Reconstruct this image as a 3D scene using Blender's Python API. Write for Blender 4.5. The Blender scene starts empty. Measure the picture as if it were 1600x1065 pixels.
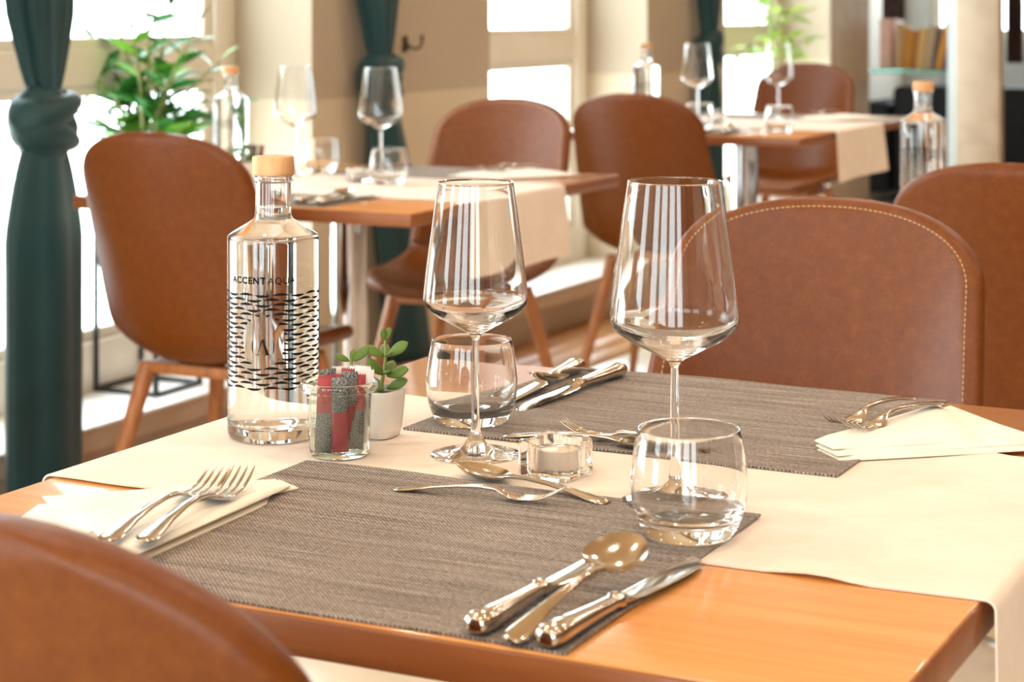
import bpy, bmesh, math, random
from mathutils import Vector, Matrix
R = math.radians
S = bpy.context.scene
COL = S.collection

# ------------------------------------------------------------------ camera, sky, light, exposure
cd = bpy.data.cameras.new('camera'); cam = bpy.data.objects.new('camera', cd); COL.objects.link(cam)
cam.location = (0, 0, 1.155)
cam.rotation_euler = (R(90), 0, R(26.535))
cd.sensor_width = 36; cd.lens = 69.53; cd.shift_y = -0.324; cd.clip_start = .05; cd.clip_end = 200
cd.dof.use_dof = True; cd.dof.focus_distance = 1.78; cd.dof.aperture_fstop = 9.0
S.camera = cam
S.view_settings.view_transform = 'Standard'; S.view_settings.look = 'None'
S.view_settings.gamma = 1.0; S.view_settings.exposure = 0.24
S.view_settings.use_curve_mapping = False
S.cycles.use_denoising = True
S.cycles.max_bounces = 32; S.cycles.transmission_bounces = 28; S.cycles.transparent_max_bounces = 16
S.cycles.diffuse_bounces = 5; S.cycles.glossy_bounces = 20
S.cycles.caustics_refractive = True; S.cycles.caustics_reflective = False
S.cycles.sample_clamp_indirect = 6.0

SKY = 10.0
w = bpy.data.worlds.new('overcast_sky'); S.world = w; w.use_nodes = True
nt = w.node_tree; bg = nt.nodes['Background']
tc = nt.nodes.new('ShaderNodeTexCoord'); sx = nt.nodes.new('ShaderNodeSeparateXYZ'); cr = nt.nodes.new('ShaderNodeValToRGB')
nt.links.new(tc.outputs['Generated'], sx.inputs[0]); nt.links.new(sx.outputs['Z'], cr.inputs[0]); nt.links.new(cr.outputs[0], bg.inputs[0])
cr.color_ramp.elements[0].color = (.74, .82, .85, 1); cr.color_ramp.elements[1].color = (.84, .93, 1, 1)
bg.inputs[1].default_value = SKY

LAMP_W = 7.0
LAMPS = [(x, y) for y in (-1.6, .2, 1.9, 3.6, 5.4, 7.4) for x in (-1.6, -.2, 1.2)]
CEIL = 2.75
ld = bpy.data.lights.new('ceiling_downlight_light', 'AREA'); ld.shape = 'DISK'; ld.size = .12
ld.energy = LAMP_W; ld.color = (1.0, .88, .75)
for x, y in LAMPS:
    lo = bpy.data.objects.new('ceiling_downlight_light', ld); COL.objects.link(lo); lo.location = (x, y, CEIL - .012)

WALLX = -3.03; REC = -3.29
WIN = [(-1.75, -.35), (.75, 2.2), (3.36, 4.79), (5.9, 7.27), (8.15, 9.67)]   # window openings along the left wall
SILLZ = .157; WTOP = 2.5
FWIN = [(-2.7, -1.55), (-1.25, -.1), (.2, 1.35), (1.65, 2.8)]   # glazed front behind the viewer
BWIN = (-3.40, -2.0)   # window in the far end wall
for a, b in WIN:
    pd = bpy.data.lights.new('window_portal', 'AREA'); pd.shape = 'RECTANGLE'; pd.size = WTOP - SILLZ; pd.size_y = b - a
    pd.cycles.is_portal = True
    po = bpy.data.objects.new('window_portal', pd); COL.objects.link(po)
    po.location = (REC - .12, (a + b) / 2, (WTOP + SILLZ) / 2); po.rotation_euler = (0, R(-90), 0)

for (a, b), y_, z0, rx in [(f, -3.16, .3, 90) for f in FWIN] + [(BWIN, 13.16, .95, -90)]:
    pd = bpy.data.lights.new('window_portal', 'AREA'); pd.shape = 'RECTANGLE'; pd.size = b - a; pd.size_y = 2.4 - z0; pd.cycles.is_portal = True
    po = bpy.data.objects.new('window_portal', pd); COL.objects.link(po); po.location = ((a + b) / 2, y_, (2.4 + z0) / 2); po.rotation_euler = (R(rx), 0, 0)

# ------------------------------------------------------------------ materials
def lin(c):
    return tuple(((v / 255) / 12.92 if v / 255 <= .04045 else ((v / 255 + .055) / 1.055) ** 2.4) for v in c) + (1,)
class NT:
    def __init__(s, name):
        s.m = bpy.data.materials.new(name); s.m.use_nodes = True; s.t = s.m.node_tree; s.p = s.t.nodes['Principled BSDF']
        s.out = s.t.nodes['Material Output']
    def n(s, typ, **kw):
        x = s.t.nodes.new(typ)
        for k, v in kw.items():
            if k.startswith('i_'): x.inputs[k[2:].replace('_', ' ')].default_value = v
            else: setattr(x, k, v)
        return x
    def l(s, a, b): s.t.links.new(a, b)
    def coord(s, scale=(1, 1, 1), rot=(0, 0, 0)):
        t = s.n('ShaderNodeTexCoord'); m = s.n('ShaderNodeMapping'); m.inputs['Scale'].default_value = scale; m.inputs['Rotation'].default_value = rot
        s.l(t.outputs['Object'], m.inputs['Vector']); return m.outputs[0]
    def noise(s, vec, scale, detail=4, rough=.55):
        x = s.n('ShaderNodeTexNoise'); x.inputs['Scale'].default_value = scale; x.inputs['Detail'].default_value = detail
        x.inputs['Roughness'].default_value = rough; s.l(vec, x.inputs['Vector']); return x.outputs['Fac']
    def ramp(s, fac, stops):
        x = s.n('ShaderNodeValToRGB'); e = x.color_ramp.elements
        while len(e) < len(stops): e.new(.5)
        for i, (p, c) in enumerate(stops): e[i].position = p; e[i].color = c
        s.l(fac, x.inputs[0]); return x.outputs[0]
    def math(s, op, a, b=None, clamp=False):
        x = s.n('ShaderNodeMath', operation=op, use_clamp=clamp)
        for i, v in enumerate((a, b)):
            if v is None: continue
            if isinstance(v, (int, float)): x.inputs[i].default_value = v
            else: s.l(v, x.inputs[i])
        return x.outputs[0]
    def bump(s, h, dist=.001, strength=.5):
        x = s.n('ShaderNodeBump'); x.inputs['Distance'].default_value = dist; x.inputs['Strength'].default_value = strength
        s.l(h, x.inputs['Height']); s.l(x.outputs[0], s.p.inputs['Normal'])
    def set(s, color=None, rough=None, metal=None, **kw):
        if color is not None: s.p.inputs['Base Color'].default_value = color
        if rough is not None: s.p.inputs['Roughness'].default_value = rough
        if metal is not None: s.p.inputs['Metallic'].default_value = metal
        for k, v in kw.items(): s.p.inputs[k.replace('_', ' ')].default_value = v
        return s
def varied(name, c0, c1, scale=20, rough=.5, metal=0, stretch=(1, 1, 1), bump=0, bscale=None, detail=4, **kw):
    a = NT(name); v = a.coord(stretch)
    f = a.noise(v, scale, detail); a.l(a.ramp(f, [(.3, lin(c0)), (.7, lin(c1))]), a.p.inputs['Base Color'])
    a.set(rough=rough, metal=metal, **kw)
    if bump:
        a.bump(a.noise(a.coord(stretch), bscale or scale * 6, 3), bump)
    return a.m
M = {}
M['leather'] = None
a = NT('cognac_leather'); v = a.coord()
f1 = a.noise(v, 60, 6, .7); f2 = a.noise(v, 480, 3, .6)
f = a.math('ADD', a.math('MULTIPLY', f1, .55), a.math('MULTIPLY', f2, .45))
a.l(a.ramp(f, [(.34, lin((98, 47, 8))), (.52, lin((110, 56, 12))), (.68, lin((124, 68, 20)))]), a.p.inputs['Base Color'])
a.set(rough=.40, Specular_IOR_Level=.34); a.bump(f2, .0006, .35); M['leather'] = a.m
M['thread'] = varied('cream_stitching_thread', (226, 190, 140), (240, 212, 168), 60, .7)
M['legwood'] = varied('oak_chair_leg', (150, 90, 48), (188, 124, 72), 14, .45, stretch=(4, 4, .6), bump=.0004)
def wood(name, c0, c1, c2, rough, coat):
    a = NT(name); v = a.coord((1.2, 26, 26)); v2 = a.coord((.5, 5, 5))
    f = a.math('ADD', a.math('MULTIPLY', a.noise(v, 3.2, 6, .6), .6), a.math('MULTIPLY', a.noise(v2, 3, 3), .4))
    a.l(a.ramp(f, [(.34, lin(c0)), (.5, lin(c1)), (.66, lin(c2))]), a.p.inputs['Base Color'])
    a.set(rough=rough, Coat_Weight=coat, Coat_Roughness=.08, Coat_IOR=1.5); return a.m
M['tablewood'] = wood('lacquered_beech_tabletop', (206, 134, 68), (218, 150, 82), (226, 164, 98), .36, 1.0)
M['edgewood'] = wood('beech_table_edge', (122, 66, 28), (138, 78, 36), (152, 90, 44), .4, .25)
M['capwood'] = varied('beech_stopper_wood', (198, 146, 96), (226, 178, 126), 22, .5, stretch=(3, 3, .5), bump=.0003)
M['chrome'] = varied('polished_chrome', (205, 205, 208), (222, 222, 224), 8, .07, 1)
M['steel'] = varied('polished_cutlery_steel', (196, 188, 176), (214, 207, 196), 40, .13, 1)
M['blade'] = varied('mirror_knife_steel', (205, 204, 202), (222, 221, 220), 40, .09, 1)
M['blackmetal'] = varied('black_powder_coated_metal', (20, 24, 28), (34, 38, 42), 40, .45)
M['hookmetal'] = varied('aged_bronze_hook', (70, 58, 44), (104, 88, 66), 40, .4, .7)
def glassmat(name, col=(1, 1, 1, 1), ior=1.5):
    a = NT(name); a.set(col, 0.0, 0, Transmission_Weight=1.0, IOR=ior); 
    return a.m
M['glass'] = glassmat('clear_crystal_glass', (.985, .99, .99, 1), 1.47)
M['greenglass'] = glassmat('pale_green_jar_glass', (.90, .965, .93, 1), 1.5)
M['water'] = glassmat('still_water', (.985, .992, .995, 1), 1.333)
a = NT('window_pane_glass')
g = a.n('ShaderNodeBsdfGlossy'); g.inputs['Roughness'].default_value = 0; t_ = a.n('ShaderNodeBsdfTransparent'); mx = a.n('ShaderNodeMixShader')
fr = a.n('ShaderNodeFresnel'); ge = a.n('ShaderNodeNewGeometry'); a.l(a.math('ADD', a.math('MULTIPLY', ge.outputs['Backfacing'], 1 / 1.45 - 1.45), 1.45), fr.inputs[0])   # same reflectance on both faces of the thin pane
nz = a.noise(a.coord(), 3); a.l(a.ramp(nz, [(.3, (.97, .985, .98, 1)), (.7, (.985, .995, .99, 1))]), t_.inputs[0])
a.l(fr.outputs[0], mx.inputs[0]); a.l(t_.outputs[0], mx.inputs[1]); a.l(g.outputs[0], mx.inputs[2]); a.l(mx.outputs[0], a.out.inputs[0]); M['pane'] = a.m
a = NT('cream_linen_runner'); v = a.coord()
wv = a.n('ShaderNodeTexChecker', i_Scale=900.0); a.l(v, wv.inputs['Vector'])
n1 = a.noise(a.coord((60, 900, 60)), 1.0, 4, .7); n2 = a.noise(v, 18, 3)
a.l(a.ramp(a.math('ADD', a.math('MULTIPLY', n1, .6), a.math('MULTIPLY', n2, .4)), [(.3, lin((228, 210, 193))), (.55, lin((240, 225, 209))), (.75, lin((246, 234, 221)))]), a.p.inputs['Base Color'])
a.set(rough=.9, Sheen_Weight=.15); a.bump(a.math('ADD', n1, wv.outputs['Fac']), .0004, .45); M['runner'] = a.m
a = NT('white_cotton_napkin'); v = a.coord(); n1 = a.noise(v, 900, 2); n2 = a.noise(v, 22, 3)
a.l(a.ramp(n2, [(.3, lin((240, 232, 216))), (.7, lin((249, 244, 232)))]), a.p.inputs['Base Color']); a.set(rough=.9); a.bump(n1, .0003, .4); M['napkin'] = a.m
def weave(name, dark, mid, light):
    a = NT(name); v = a.coord((1, 1, 0)); vr = a.coord((1, 1, 0), (0, 0, R(45)))
    ck = a.n('ShaderNodeTexChecker', i_Scale=560.0); a.l(v, ck.inputs['Vector'])
    st = a.noise(a.coord((9, 420, 1)), 1.0, 5, .7); st2 = a.noise(a.coord((260, 620, 1)), 1.0, 2, .6); big = a.noise(a.coord((3, 60, 1)), 1, 3)
    f = a.math('ADD', a.math('MULTIPLY', ck.outputs['Fac'], .15), a.math('ADD', a.math('MULTIPLY', st, .50), a.math('ADD', a.math('MULTIPLY', st2, .36), a.math('MULTIPLY', big, .16))))
    a.l(a.ramp(f, [(.38, lin(dark)), (.56, lin(mid)), (.76, lin(light))]), a.p.inputs['Base Color'])
    a.set(rough=.8, Specular_IOR_Level=.12); a.bump(f, .0012, .6); return a.m
M['mat'] = weave('woven_taupe_placemat', (40, 35, 33), (111, 101, 94), (208, 197, 187))
M['ceramic'] = varied('glazed_white_ceramic', (226, 220, 212), (236, 231, 224), 30, .22)
M['leaf'] = varied('jade_leaf', (44, 84, 22), (122, 150, 54), 90, .3, bump=.0004, bscale=300)
M['leafred'] = varied('jade_leaf_underside', (92, 112, 40), (150, 160, 84), 60, .35)
M['zz'] = varied('glossy_dark_green_leaf', (34, 92, 40), (66, 140, 58), 24, .28)
M['zzlight'] = varied('light_green_leaf', (86, 160, 40), (130, 190, 60), 24, .35)  # lighter leaf green, mixed in among the darker leaves
M['palm'] = varied('yellow_green_palm_leaf', (120, 170, 30), (176, 200, 50), 12, .45)
M['stem'] = varied('plant_stem', (120, 140, 70), (150, 150, 90), 30, .5)
M['soil'] = varied('potting_soil', (50, 38, 28), (84, 66, 50), 90, .95, bump=.002)
def cloth(name, c0, c1):
    a = NT(name); v = a.coord((1, 1, 1)); n1 = a.noise(a.coord((300, 300, 300)), 1, 2); n2 = a.noise(v, 6, 3)
    a.l(a.ramp(n2, [(.3, lin(c0)), (.7, lin(c1))]), a.p.inputs['Base Color']); a.set(rough=.6, Sheen_Weight=.35, Sheen_Roughness=.35); a.bump(n1, .0004, .3); return a.m
M['teal'] = cloth('teal_satin_curtain', (8, 50, 55), (12, 62, 67))
M['darkcurtain'] = varied('dark_brown_patterned_curtain', (34, 22, 20), (86, 60, 52), 26, .8)
M['red'] = varied('red_paper_sachet', (150, 34, 36), (176, 48, 48), 30, .45)
a = NT('speckled_charcoal_sachet'); a.l(a.ramp(a.noise(a.coord(), 1100, 2, .5), [(.40, lin((12, 11, 11))), (.62, lin((150, 142, 136)))]), a.p.inputs['Base Color']); a.set(rough=.5); M['charcoal'] = a.m
M['whitepaper'] = varied('white_paper_sachet', (234, 228, 224), (246, 242, 238), 40, .55)
M['wax'] = varied('white_candle_wax', (232, 214, 190), (242, 226, 204), 40, .5, Subsurface_Weight=.2)
M['alu'] = varied('aluminium_candle_cup', (200, 198, 194), (222, 220, 216), 60, .3, .9)
M['ink'] = varied('black_bottle_print', (6, 5, 5), (14, 12, 11), 200, .6, Specular_IOR_Level=.2)
# setting
def twotone(name, up0, up1, lo0, lo1, zb):
    a = NT(name); v = a.coord(); n = a.noise(v, 3, 4); 
    s_ = a.n('ShaderNodeSeparateXYZ'); a.l(v, s_.inputs[0]); k = a.math('GREATER_THAN', s_.outputs['Z'], zb)
    m = a.n('ShaderNodeMix', data_type='RGBA'); a.l(k, m.inputs[0]); a.l(a.ramp(n, [(.3, lin(lo0)), (.7, lin(lo1))]), m.inputs[6]); a.l(a.ramp(n, [(.3, lin(up0)), (.7, lin(up1))]), m.inputs[7])
    a.l(m.outputs[2], a.p.inputs['Base Color']); a.set(rough=.75); a.bump(a.noise(v, 160, 3), .0008, .3); return a.m
M['wall'] = twotone('two_tone_wall_paint', (178, 164, 142), (184, 170, 148), (204, 190, 164), (210, 196, 170), .895)
M['plain'] = varied('off_white_plaster', (226, 220, 210), (234, 228, 218), 3, .8, bump=.0006, bscale=120)
M['ceiling'] = varied('warm_wooden_ceiling', (200, 160, 112), (214, 176, 128), 2, .6, stretch=(.3, 6, 1))
M['darkwall'] = varied('brown_wall_panelling', (118, 88, 62), (136, 104, 76), 3, .6)
M['concrete'] = varied('beige_exposed_concrete', (174, 156, 134), (194, 176, 154), 9, .7, bump=.001, bscale=60, detail=8)
M['frame'] = varied('white_window_frame_paint', (226, 220, 206), (234, 228, 214), 6, .4)
M['sill'] = varied('white_stone_sill', (232, 230, 226), (242, 240, 236), 8, .35)
M['fascia'] = varied('pale_beige_panel', (206, 186, 164), (214, 196, 174), 6, .6)
M['panel'] = varied('taupe_lower_panel', (186, 170, 148), (196, 180, 158), 6, .65)
a = NT('cream_stone_tile'); v = a.coord(); oi = a.n('ShaderNodeObjectInfo')
n = a.math('ADD', a.math('MULTIPLY', a.noise(v, 5, 6), .7), a.math('MULTIPLY', oi.outputs['Random'], .3))
a.l(a.ramp(n, [(.3, lin((214, 198, 172))), (.7, lin((232, 218, 196)))]), a.p.inputs['Base Color']); a.set(rough=.3); M['tile'] = a.m
M['grout'] = varied('grey_tile_grout', (170, 158, 142), (182, 170, 154), 40, .9)
M['floorwood'] = varied('oak_border_floorboard', (164, 110, 60), (190, 134, 78), 4, .4, stretch=(12, 1, 12))
M['sofa'] = varied('black_leather_sofa', (14, 14, 15), (22, 22, 24), 20, .65, Specular_IOR_Level=.2)
M['greyfabric'] = varied('silver_grey_cushion_fabric', (160, 168, 174), (196, 202, 206), 30, .8)
M['shelfglass'] = glassmat('sea_green_shelf_glass', (.35, .80, .68, 1), 1.5)
M['palepanel'] = varied('pale_blue_white_panel', (206, 216, 218), (216, 224, 226), 5, .6)
BOOKC = [((228, 196, 188), (238, 210, 204)), ((196, 168, 132), (208, 182, 148)), ((196, 138, 62), (206, 150, 76)), ((176, 124, 62), (188, 136, 74)), ((206, 170, 110), (216, 182, 126)), ((176, 156, 128), (186, 166, 140)), ((112, 96, 92), (124, 108, 104)), ((204, 140, 58), (214, 152, 72)), ((120, 96, 104), (134, 110, 118))]
for i, (c0, c1) in enumerate(BOOKC): M['book%d' % i] = varied('book_cover_cloth_%d' % i, c0, c1, 30, .7)
M['pages'] = varied('book_pages', (236, 228, 212), (244, 238, 226), 200, .8)
a = NT('lamp_diffuser'); a.set(color=(1, .9, .75, 1), rough=.5); a.p.inputs['Emission Color'].default_value = (1, .8, .58, 1); a.p.inputs['Emission Strength'].default_value = 6.0; M['diffuser'] = a.m

# ------------------------------------------------------------------ helpers
def link(name, me, mat=None, parent=None, smooth=True):
    o = bpy.data.objects.new(name, me); COL.objects.link(o)
    if mat is not None:
        for m in (mat if isinstance(mat, (list, tuple)) else [mat]): me.materials.append(m)
    if smooth:
        me.polygons.foreach_set('use_smooth', [True] * len(me.polygons))
    if parent: o.parent = parent
    return o
def mesh(name, vs, fs, mat=None, parent=None, smooth=True, sharp=None):
    me = bpy.data.meshes.new(name); me.from_pydata([tuple(v) for v in vs], [], fs); me.update()
    bm = bmesh.new(); bm.from_mesh(me); bmesh.ops.recalc_face_normals(bm, faces=bm.faces)
    if bm.calc_volume(signed=True) < 0: bmesh.ops.reverse_faces(bm, faces=bm.faces)
    bm.to_mesh(me); bm.free()
    o = link(name, me, mat, parent, smooth)
    if smooth and sharp: me.set_sharp_from_angle(angle=R(sharp))
    return o
class MB:
    """collects pieces of one part"""
    def __init__(s): s.v = []; s.f = []
    def add(s, vs, fs):
        k = len(s.v); s.v += [tuple(v) for v in vs]; s.f += [tuple(i + k for i in f) for f in fs]; return s
    def box(s, c, d, rot=None):
        x, y, z = d[0] / 2, d[1] / 2, d[2] / 2
        vs = [Vector((i * x, j * y, k * z)) for i in (-1, 1) for j in (-1, 1) for k in (-1, 1)]
        if rot is not None: vs = [rot @ v for v in vs]
        vs = [v + Vector(c) for v in vs]
        return s.add(vs, [(0, 1, 3, 2), (4, 6, 7, 5), (0, 4, 5, 1), (2, 3, 7, 6), (0, 2, 6, 4), (1, 5, 7, 3)])
    def b6(s, x0, x1, y0, y1, z0, z1):
        return s.box(((x0 + x1) / 2, (y0 + y1) / 2, (z0 + z1) / 2), (x1 - x0, y1 - y0, z1 - z0))
    def lathe(s, prof, n=32, c=(0, 0, 0), closed=False, sq=None, rotz=0):
        vs = []; fs = []; m = len(prof)
        for r, z in prof:
            for k in range(n):
                t = 2 * math.pi * k / n + rotz
                q = 1.0
                if sq: q = 1 / (abs(math.cos(2 * math.pi * k / n)) ** sq + abs(math.sin(2 * math.pi * k / n)) ** sq) ** (1 / sq)
                vs.append((c[0] + r * q * math.cos(t), c[1] + r * q * math.sin(t), c[2] + z))
        rows = m if closed else m - 1
        for i in range(rows):
            j = (i + 1) % m
            for k in range(n):
                k2 = (k + 1) % n; fs.append((i * n + k, i * n + k2, j * n + k2, j * n + k))
        if not closed:
            for i, z in ((0, 0), (m - 1, 1)):
                if prof[i][0] > 1e-6: fs.append(tuple(i * n + k for k in range(n)))
        return s.add(vs, fs)
    def tube(s, pts, rad, n=8, flat=1.0, up=None):
        pts = [Vector(p) for p in pts]; m = len(pts)
        if not isinstance(rad, (list, tuple)): rad = [rad] * m
        vs = []; fs = []; pu = Vector(up) if up else None
        for i, p in enumerate(pts):
            d = (pts[min(i + 1, m - 1)] - pts[max(i - 1, 0)]).normalized()
            u = pu if pu is not None else (Vector((0, 0, 1)) if abs(d.z) < .9 else Vector((1, 0, 0)))
            u = (u - d * u.dot(d)).normalized(); pu = u; q = d.cross(u)
            for k in range(n):
                t = 2 * math.pi * k / n; vs.append(p + (q * math.cos(t) + u * math.sin(t) * flat) * rad[i])
        for i in range(m - 1):
            for k in range(n):
                k2 = (k + 1) % n; fs.append((i * n + k, i * n + k2, (i + 1) * n + k2, (i + 1) * n + k))
        fs.append(tuple(range(n))); fs.append(tuple((m - 1) * n + k for k in range(n)))
        return s.add(vs, fs)
    def rings(s, rs, cap=True):
        n = len(rs[0]); vs = [v for r in rs for v in r]; fs = []
        for i in range(len(rs) - 1):
            for k in range(n):
                k2 = (k + 1) % n; fs.append((i * n + k, i * n + k2, (i + 1) * n + k2, (i + 1) * n + k))
        if cap: fs.append(tuple(range(n))); fs.append(tuple((len(rs) - 1) * n + k for k in range(n)))
        return s.add(vs, fs)
    def grid(s, P, nu, nv):
        vs = [P(i, j) for j in range(nv) for i in range(nu)]
        fs = [(j * nu + i, j * nu + i + 1, (j + 1) * nu + i + 1, (j + 1) * nu + i) for j in range(nv - 1) for i in range(nu - 1)]
        return s.add(vs, fs)
    def build(s, name, mat, parent=None, smooth=True, bevel=0, sharp=None, seg=2):
        o = mesh(name, s.v, s.f, mat, parent, smooth)
        me = o.data
        if bevel:
            bm = bmesh.new(); bm.from_mesh(me)
            es = [e for e in bm.edges if len(e.link_faces) == 2 and e.calc_face_angle(0) > R(40)]
            bmesh.ops.bevel(bm, geom=es, offset=bevel, segments=seg, affect='EDGES', profile=.5); bm.to_mesh(me); bm.free()
            me.polygons.foreach_set('use_smooth', [smooth] * len(me.polygons))
        if smooth: me.set_sharp_from_angle(angle=R(sharp or 50))
        return o
def tag(o, label=None, cat=None, group=None, kind=None):
    if label: o['label'] = label
    if cat: o['category'] = cat
    if group: o['group'] = group
    if kind: o['kind'] = kind
    return o
def empty(name, loc=(0, 0, 0), rz=0):
    o = bpy.data.objects.new(name, None); o.empty_display_size = .05; COL.objects.link(o); o.location = loc; o.rotation_euler = (0, 0, rz); return o
def copy_tree(o, parent=None):
    c = o.copy(); COL.objects.link(c)
    if parent: c.parent = parent
    for ch in list(o.children): copy_tree(ch, c)
    return c
FIRST = set()
def place(o, loc, rz=0, label=None, cat=None, group=None, scale=None, rot=None):
    """the first call puts the prototype itself, later calls a copy"""
    if o.name in FIRST: o = copy_tree(o)
    else: FIRST.add(o.name)
    o.location = loc; o.rotation_euler = rot if rot else (0, 0, rz)
    if scale: o.scale = scale
    tag(o, label, cat, group)
    return o
def interp(xs, ys, x):
    if x <= xs[0]: return ys[0]
    for i in range(len(xs) - 1):
        if x <= xs[i + 1]:
            t = (x - xs[i]) / (xs[i + 1] - xs[i]); return ys[i] + (ys[i + 1] - ys[i]) * t
    return ys[-1]
def spline(pts, n):
    """Catmull-Rom through tuples"""
    out = []; m = len(pts)
    for k in range(n):
        t = k / (n - 1) * (m - 1); i = min(int(t), m - 2); u = t - i
        p0, p1, p2, p3 = pts[max(i - 1, 0)], pts[i], pts[i + 1], pts[min(i + 2, m - 1)]
        out.append(tuple(.5 * ((2 * b) + (c - a) * u + (2 * a - 5 * b + 4 * c - d) * u * u + (-a + 3 * b - 3 * c + d) * u ** 3) for a, b, c, d in zip(p0, p1, p2, p3)))
    return out

# ------------------------------------------------------------------ the room
Y0, Y1, XR = -3.0, 13.0, 4.2
m_ = MB()
edges = [Y0] + [v for ab in WIN for v in ab] + [9.672]
for i in range(0, len(edges), 2):
    m_.b6(-3.36, WALLX, edges[i], edges[i + 1], .1475, CEIL)
for a, b in WIN: m_.b6(-3.36, WALLX, a, b, WTOP, CEIL)
tag(m_.build('wall_left', M['wall'], smooth=False), kind='structure')
m_ = MB().b6(-3.36, WALLX + .004, Y0, 9.68, 0, .0945)
tag(m_.build('baseboard_left', M['panel'], smooth=False), kind='structure')
m_ = MB().b6(-3.36, WALLX + .012, Y0, 9.69, .095, .147)
tag(m_.build('trim_1', M['fascia'], smooth=False), kind='structure')
for i, (a, b) in enumerate(WIN):
    o = tag(MB().b6(REC - .05, WALLX + .022, a + .002, b - .002, .1475, SILLZ).build('trim_%d' % (i + 2), M['sill'], bevel=.004), kind='structure')
# the concrete pier at the end of the window row
tag(MB().b6(-3.36, WALLX + .002, 9.674, 10.36, 0, CEIL).build('trim_8', M['concrete'], smooth=False), kind='structure')
tag(MB().b6(-2.36, -2.15, 9.55, 9.64, 0, CEIL).build('trim_9', M['concrete'], bevel=.006), kind='structure')
tag(MB().b6(-2.52, -2.30, 10.02, 10.08, 0, CEIL).build('trim_10', M['palepanel'], smooth=False), kind='structure')
bw = MB().b6(-3.62, BWIN[0], Y1, Y1 + .12, 0, CEIL).b6(BWIN[1], XR, Y1, Y1 + .12, 0, CEIL).b6(BWIN[0], BWIN[1], Y1, Y1 + .12, 0, .95).b6(BWIN[0], BWIN[1], Y1, Y1 + .12, 2.4, CEIL)
tag(bw.build('wall_back', M['palepanel'], smooth=False), kind='structure')
tag(MB().b6(-3.62, -3.55, 10.37, Y1, 0, CEIL).build('wall_far_left', M['plain'], smooth=False), kind='structure')
fw_ = MB(); ed = [-3.62] + [v for ab in FWIN for v in ab] + [XR]
for i in range(0, len(ed), 2): fw_.b6(ed[i], ed[i + 1], Y0 - .12, Y0, 0, CEIL)
for a, b in FWIN: fw_.b6(a, b, Y0 - .12, Y0, 0, .3).b6(a, b, Y0 - .12, Y0, 2.4, CEIL)
tag(fw_.build('wall_front', M['plain'], smooth=False), kind='structure')
for i, ((a, b), y_, z0) in enumerate([(f, Y0 - .1, .3) for f in FWIN] + [(BWIN, Y1 + .05, .95)]):
    wn = tag(MB().b6(a, a + .07, y_, y_ + .05, z0, 2.4).b6(b - .07, b, y_, y_ + .05, z0, 2.4).b6(a + .07, b - .07, y_, y_ + .05, z0, z0 + .07).b6(a + .07, b - .07, y_, y_ + .05, 2.33, 2.4).build('window_%d' % (i + 6), M['frame'], smooth=False), kind='structure')
    if b - a > 1.5: MB().b6((a + b) / 2 - .03, (a + b) / 2 + .03, y_, y_ + .05, z0 + .07, 2.33).build('mullion', M['frame'], wn, smooth=False)
    MB().b6(a + .06, b - .06, y_ + .022, y_ + .028, z0 + .06, 2.34).build('pane', M['pane'], wn, smooth=False)
tag(MB().b6(XR, XR + .12, Y0, Y1, 0, CEIL).build('wall_right', M['darkwall'], smooth=False), kind='structure')
tag(MB().b6(-3.62, XR, Y0, Y1, CEIL, CEIL + .1).build('ceiling', M['ceiling'], smooth=False), kind='structure')
fl = tag(MB().b6(-3.62, XR, Y0, Y1, -.12, -.006).build('floor', M['grout'], smooth=False), kind='structure')
tm = None; TS = .62
BX = -2.62
for i in range(6):
    for j in range(19):
        x, y = BX + i * TS, .2 + j * TS
        if tm is None:
            to = MB().b6(.0025, TS - .0025, .0025, TS - .0025, -.02, 0).build('tile', M['tile'], fl, bevel=.002, seg=1); tm = to.data
        else:
            to = link('tile', tm, None, fl)
        to.location = (x, y, 0)
bmh = None
for i in range(4):
    for j in range(10):
        x, y = WALLX + .004 + i * .101, .2 + j * 1.2 - (i % 2) * .6
        if bmh is None:
            bo = MB().b6(.001, .1, .001, 1.198, -.02, .0005).build('floorboard', M['floorwood'], fl, bevel=.001, seg=1); bmh = bo.data
        else:
            bo = link('floorboard', bmh, None, fl)
        bo.location = (x, y, 0)
FW = .10
for i, (a, b) in enumerate(WIN):
    x0, x1 = REC - .05, REC
    TZ0, TZ1 = (.955, 1.05)
    wn = tag(MB().b6(x0, x1, a, a + FW, SILLZ, WTOP).b6(x0, x1, b - FW, b, SILLZ, WTOP).build('window_%d' % (i + 1), M['frame'], bevel=.004), kind='structure')
    MB().b6(x0, x1, a + FW, b - FW, SILLZ, .285).build('bottom_rail', M['frame'], wn, bevel=.004)
    MB().b6(x0, x1 - .005, a + FW, b - FW, TZ0, TZ1).build('transom', M['frame'], wn, bevel=.004)
    MB().b6(x0, x1, a + FW, b - FW, WTOP - .1, WTOP).build('head_rail', M['frame'], wn, bevel=.004)
    for z0, z1 in ((.285, TZ0), (TZ1, WTOP - .1)):
        sb = MB()
        for c0, c1, d0, d1 in ((a + FW, a + FW + .035, z0, z1), (b - FW - .035, b - FW, z0, z1), (a + FW + .035, b - FW - .035, z0, z0 + .03), (a + FW + .035, b - FW - .035, z1 - .03, z1)):
            sb.b6(x0 + .005, x1 - .018, c0, c1, d0, d1)
        sb.build('sash', M['frame'], wn, bevel=.003)
        MB().b6(x0 + .02, x0 + .026, a + FW + .03, b - FW - .03, z0 + .025, z1 - .025).build('pane', M['pane'], wn, smooth=False)

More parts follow.
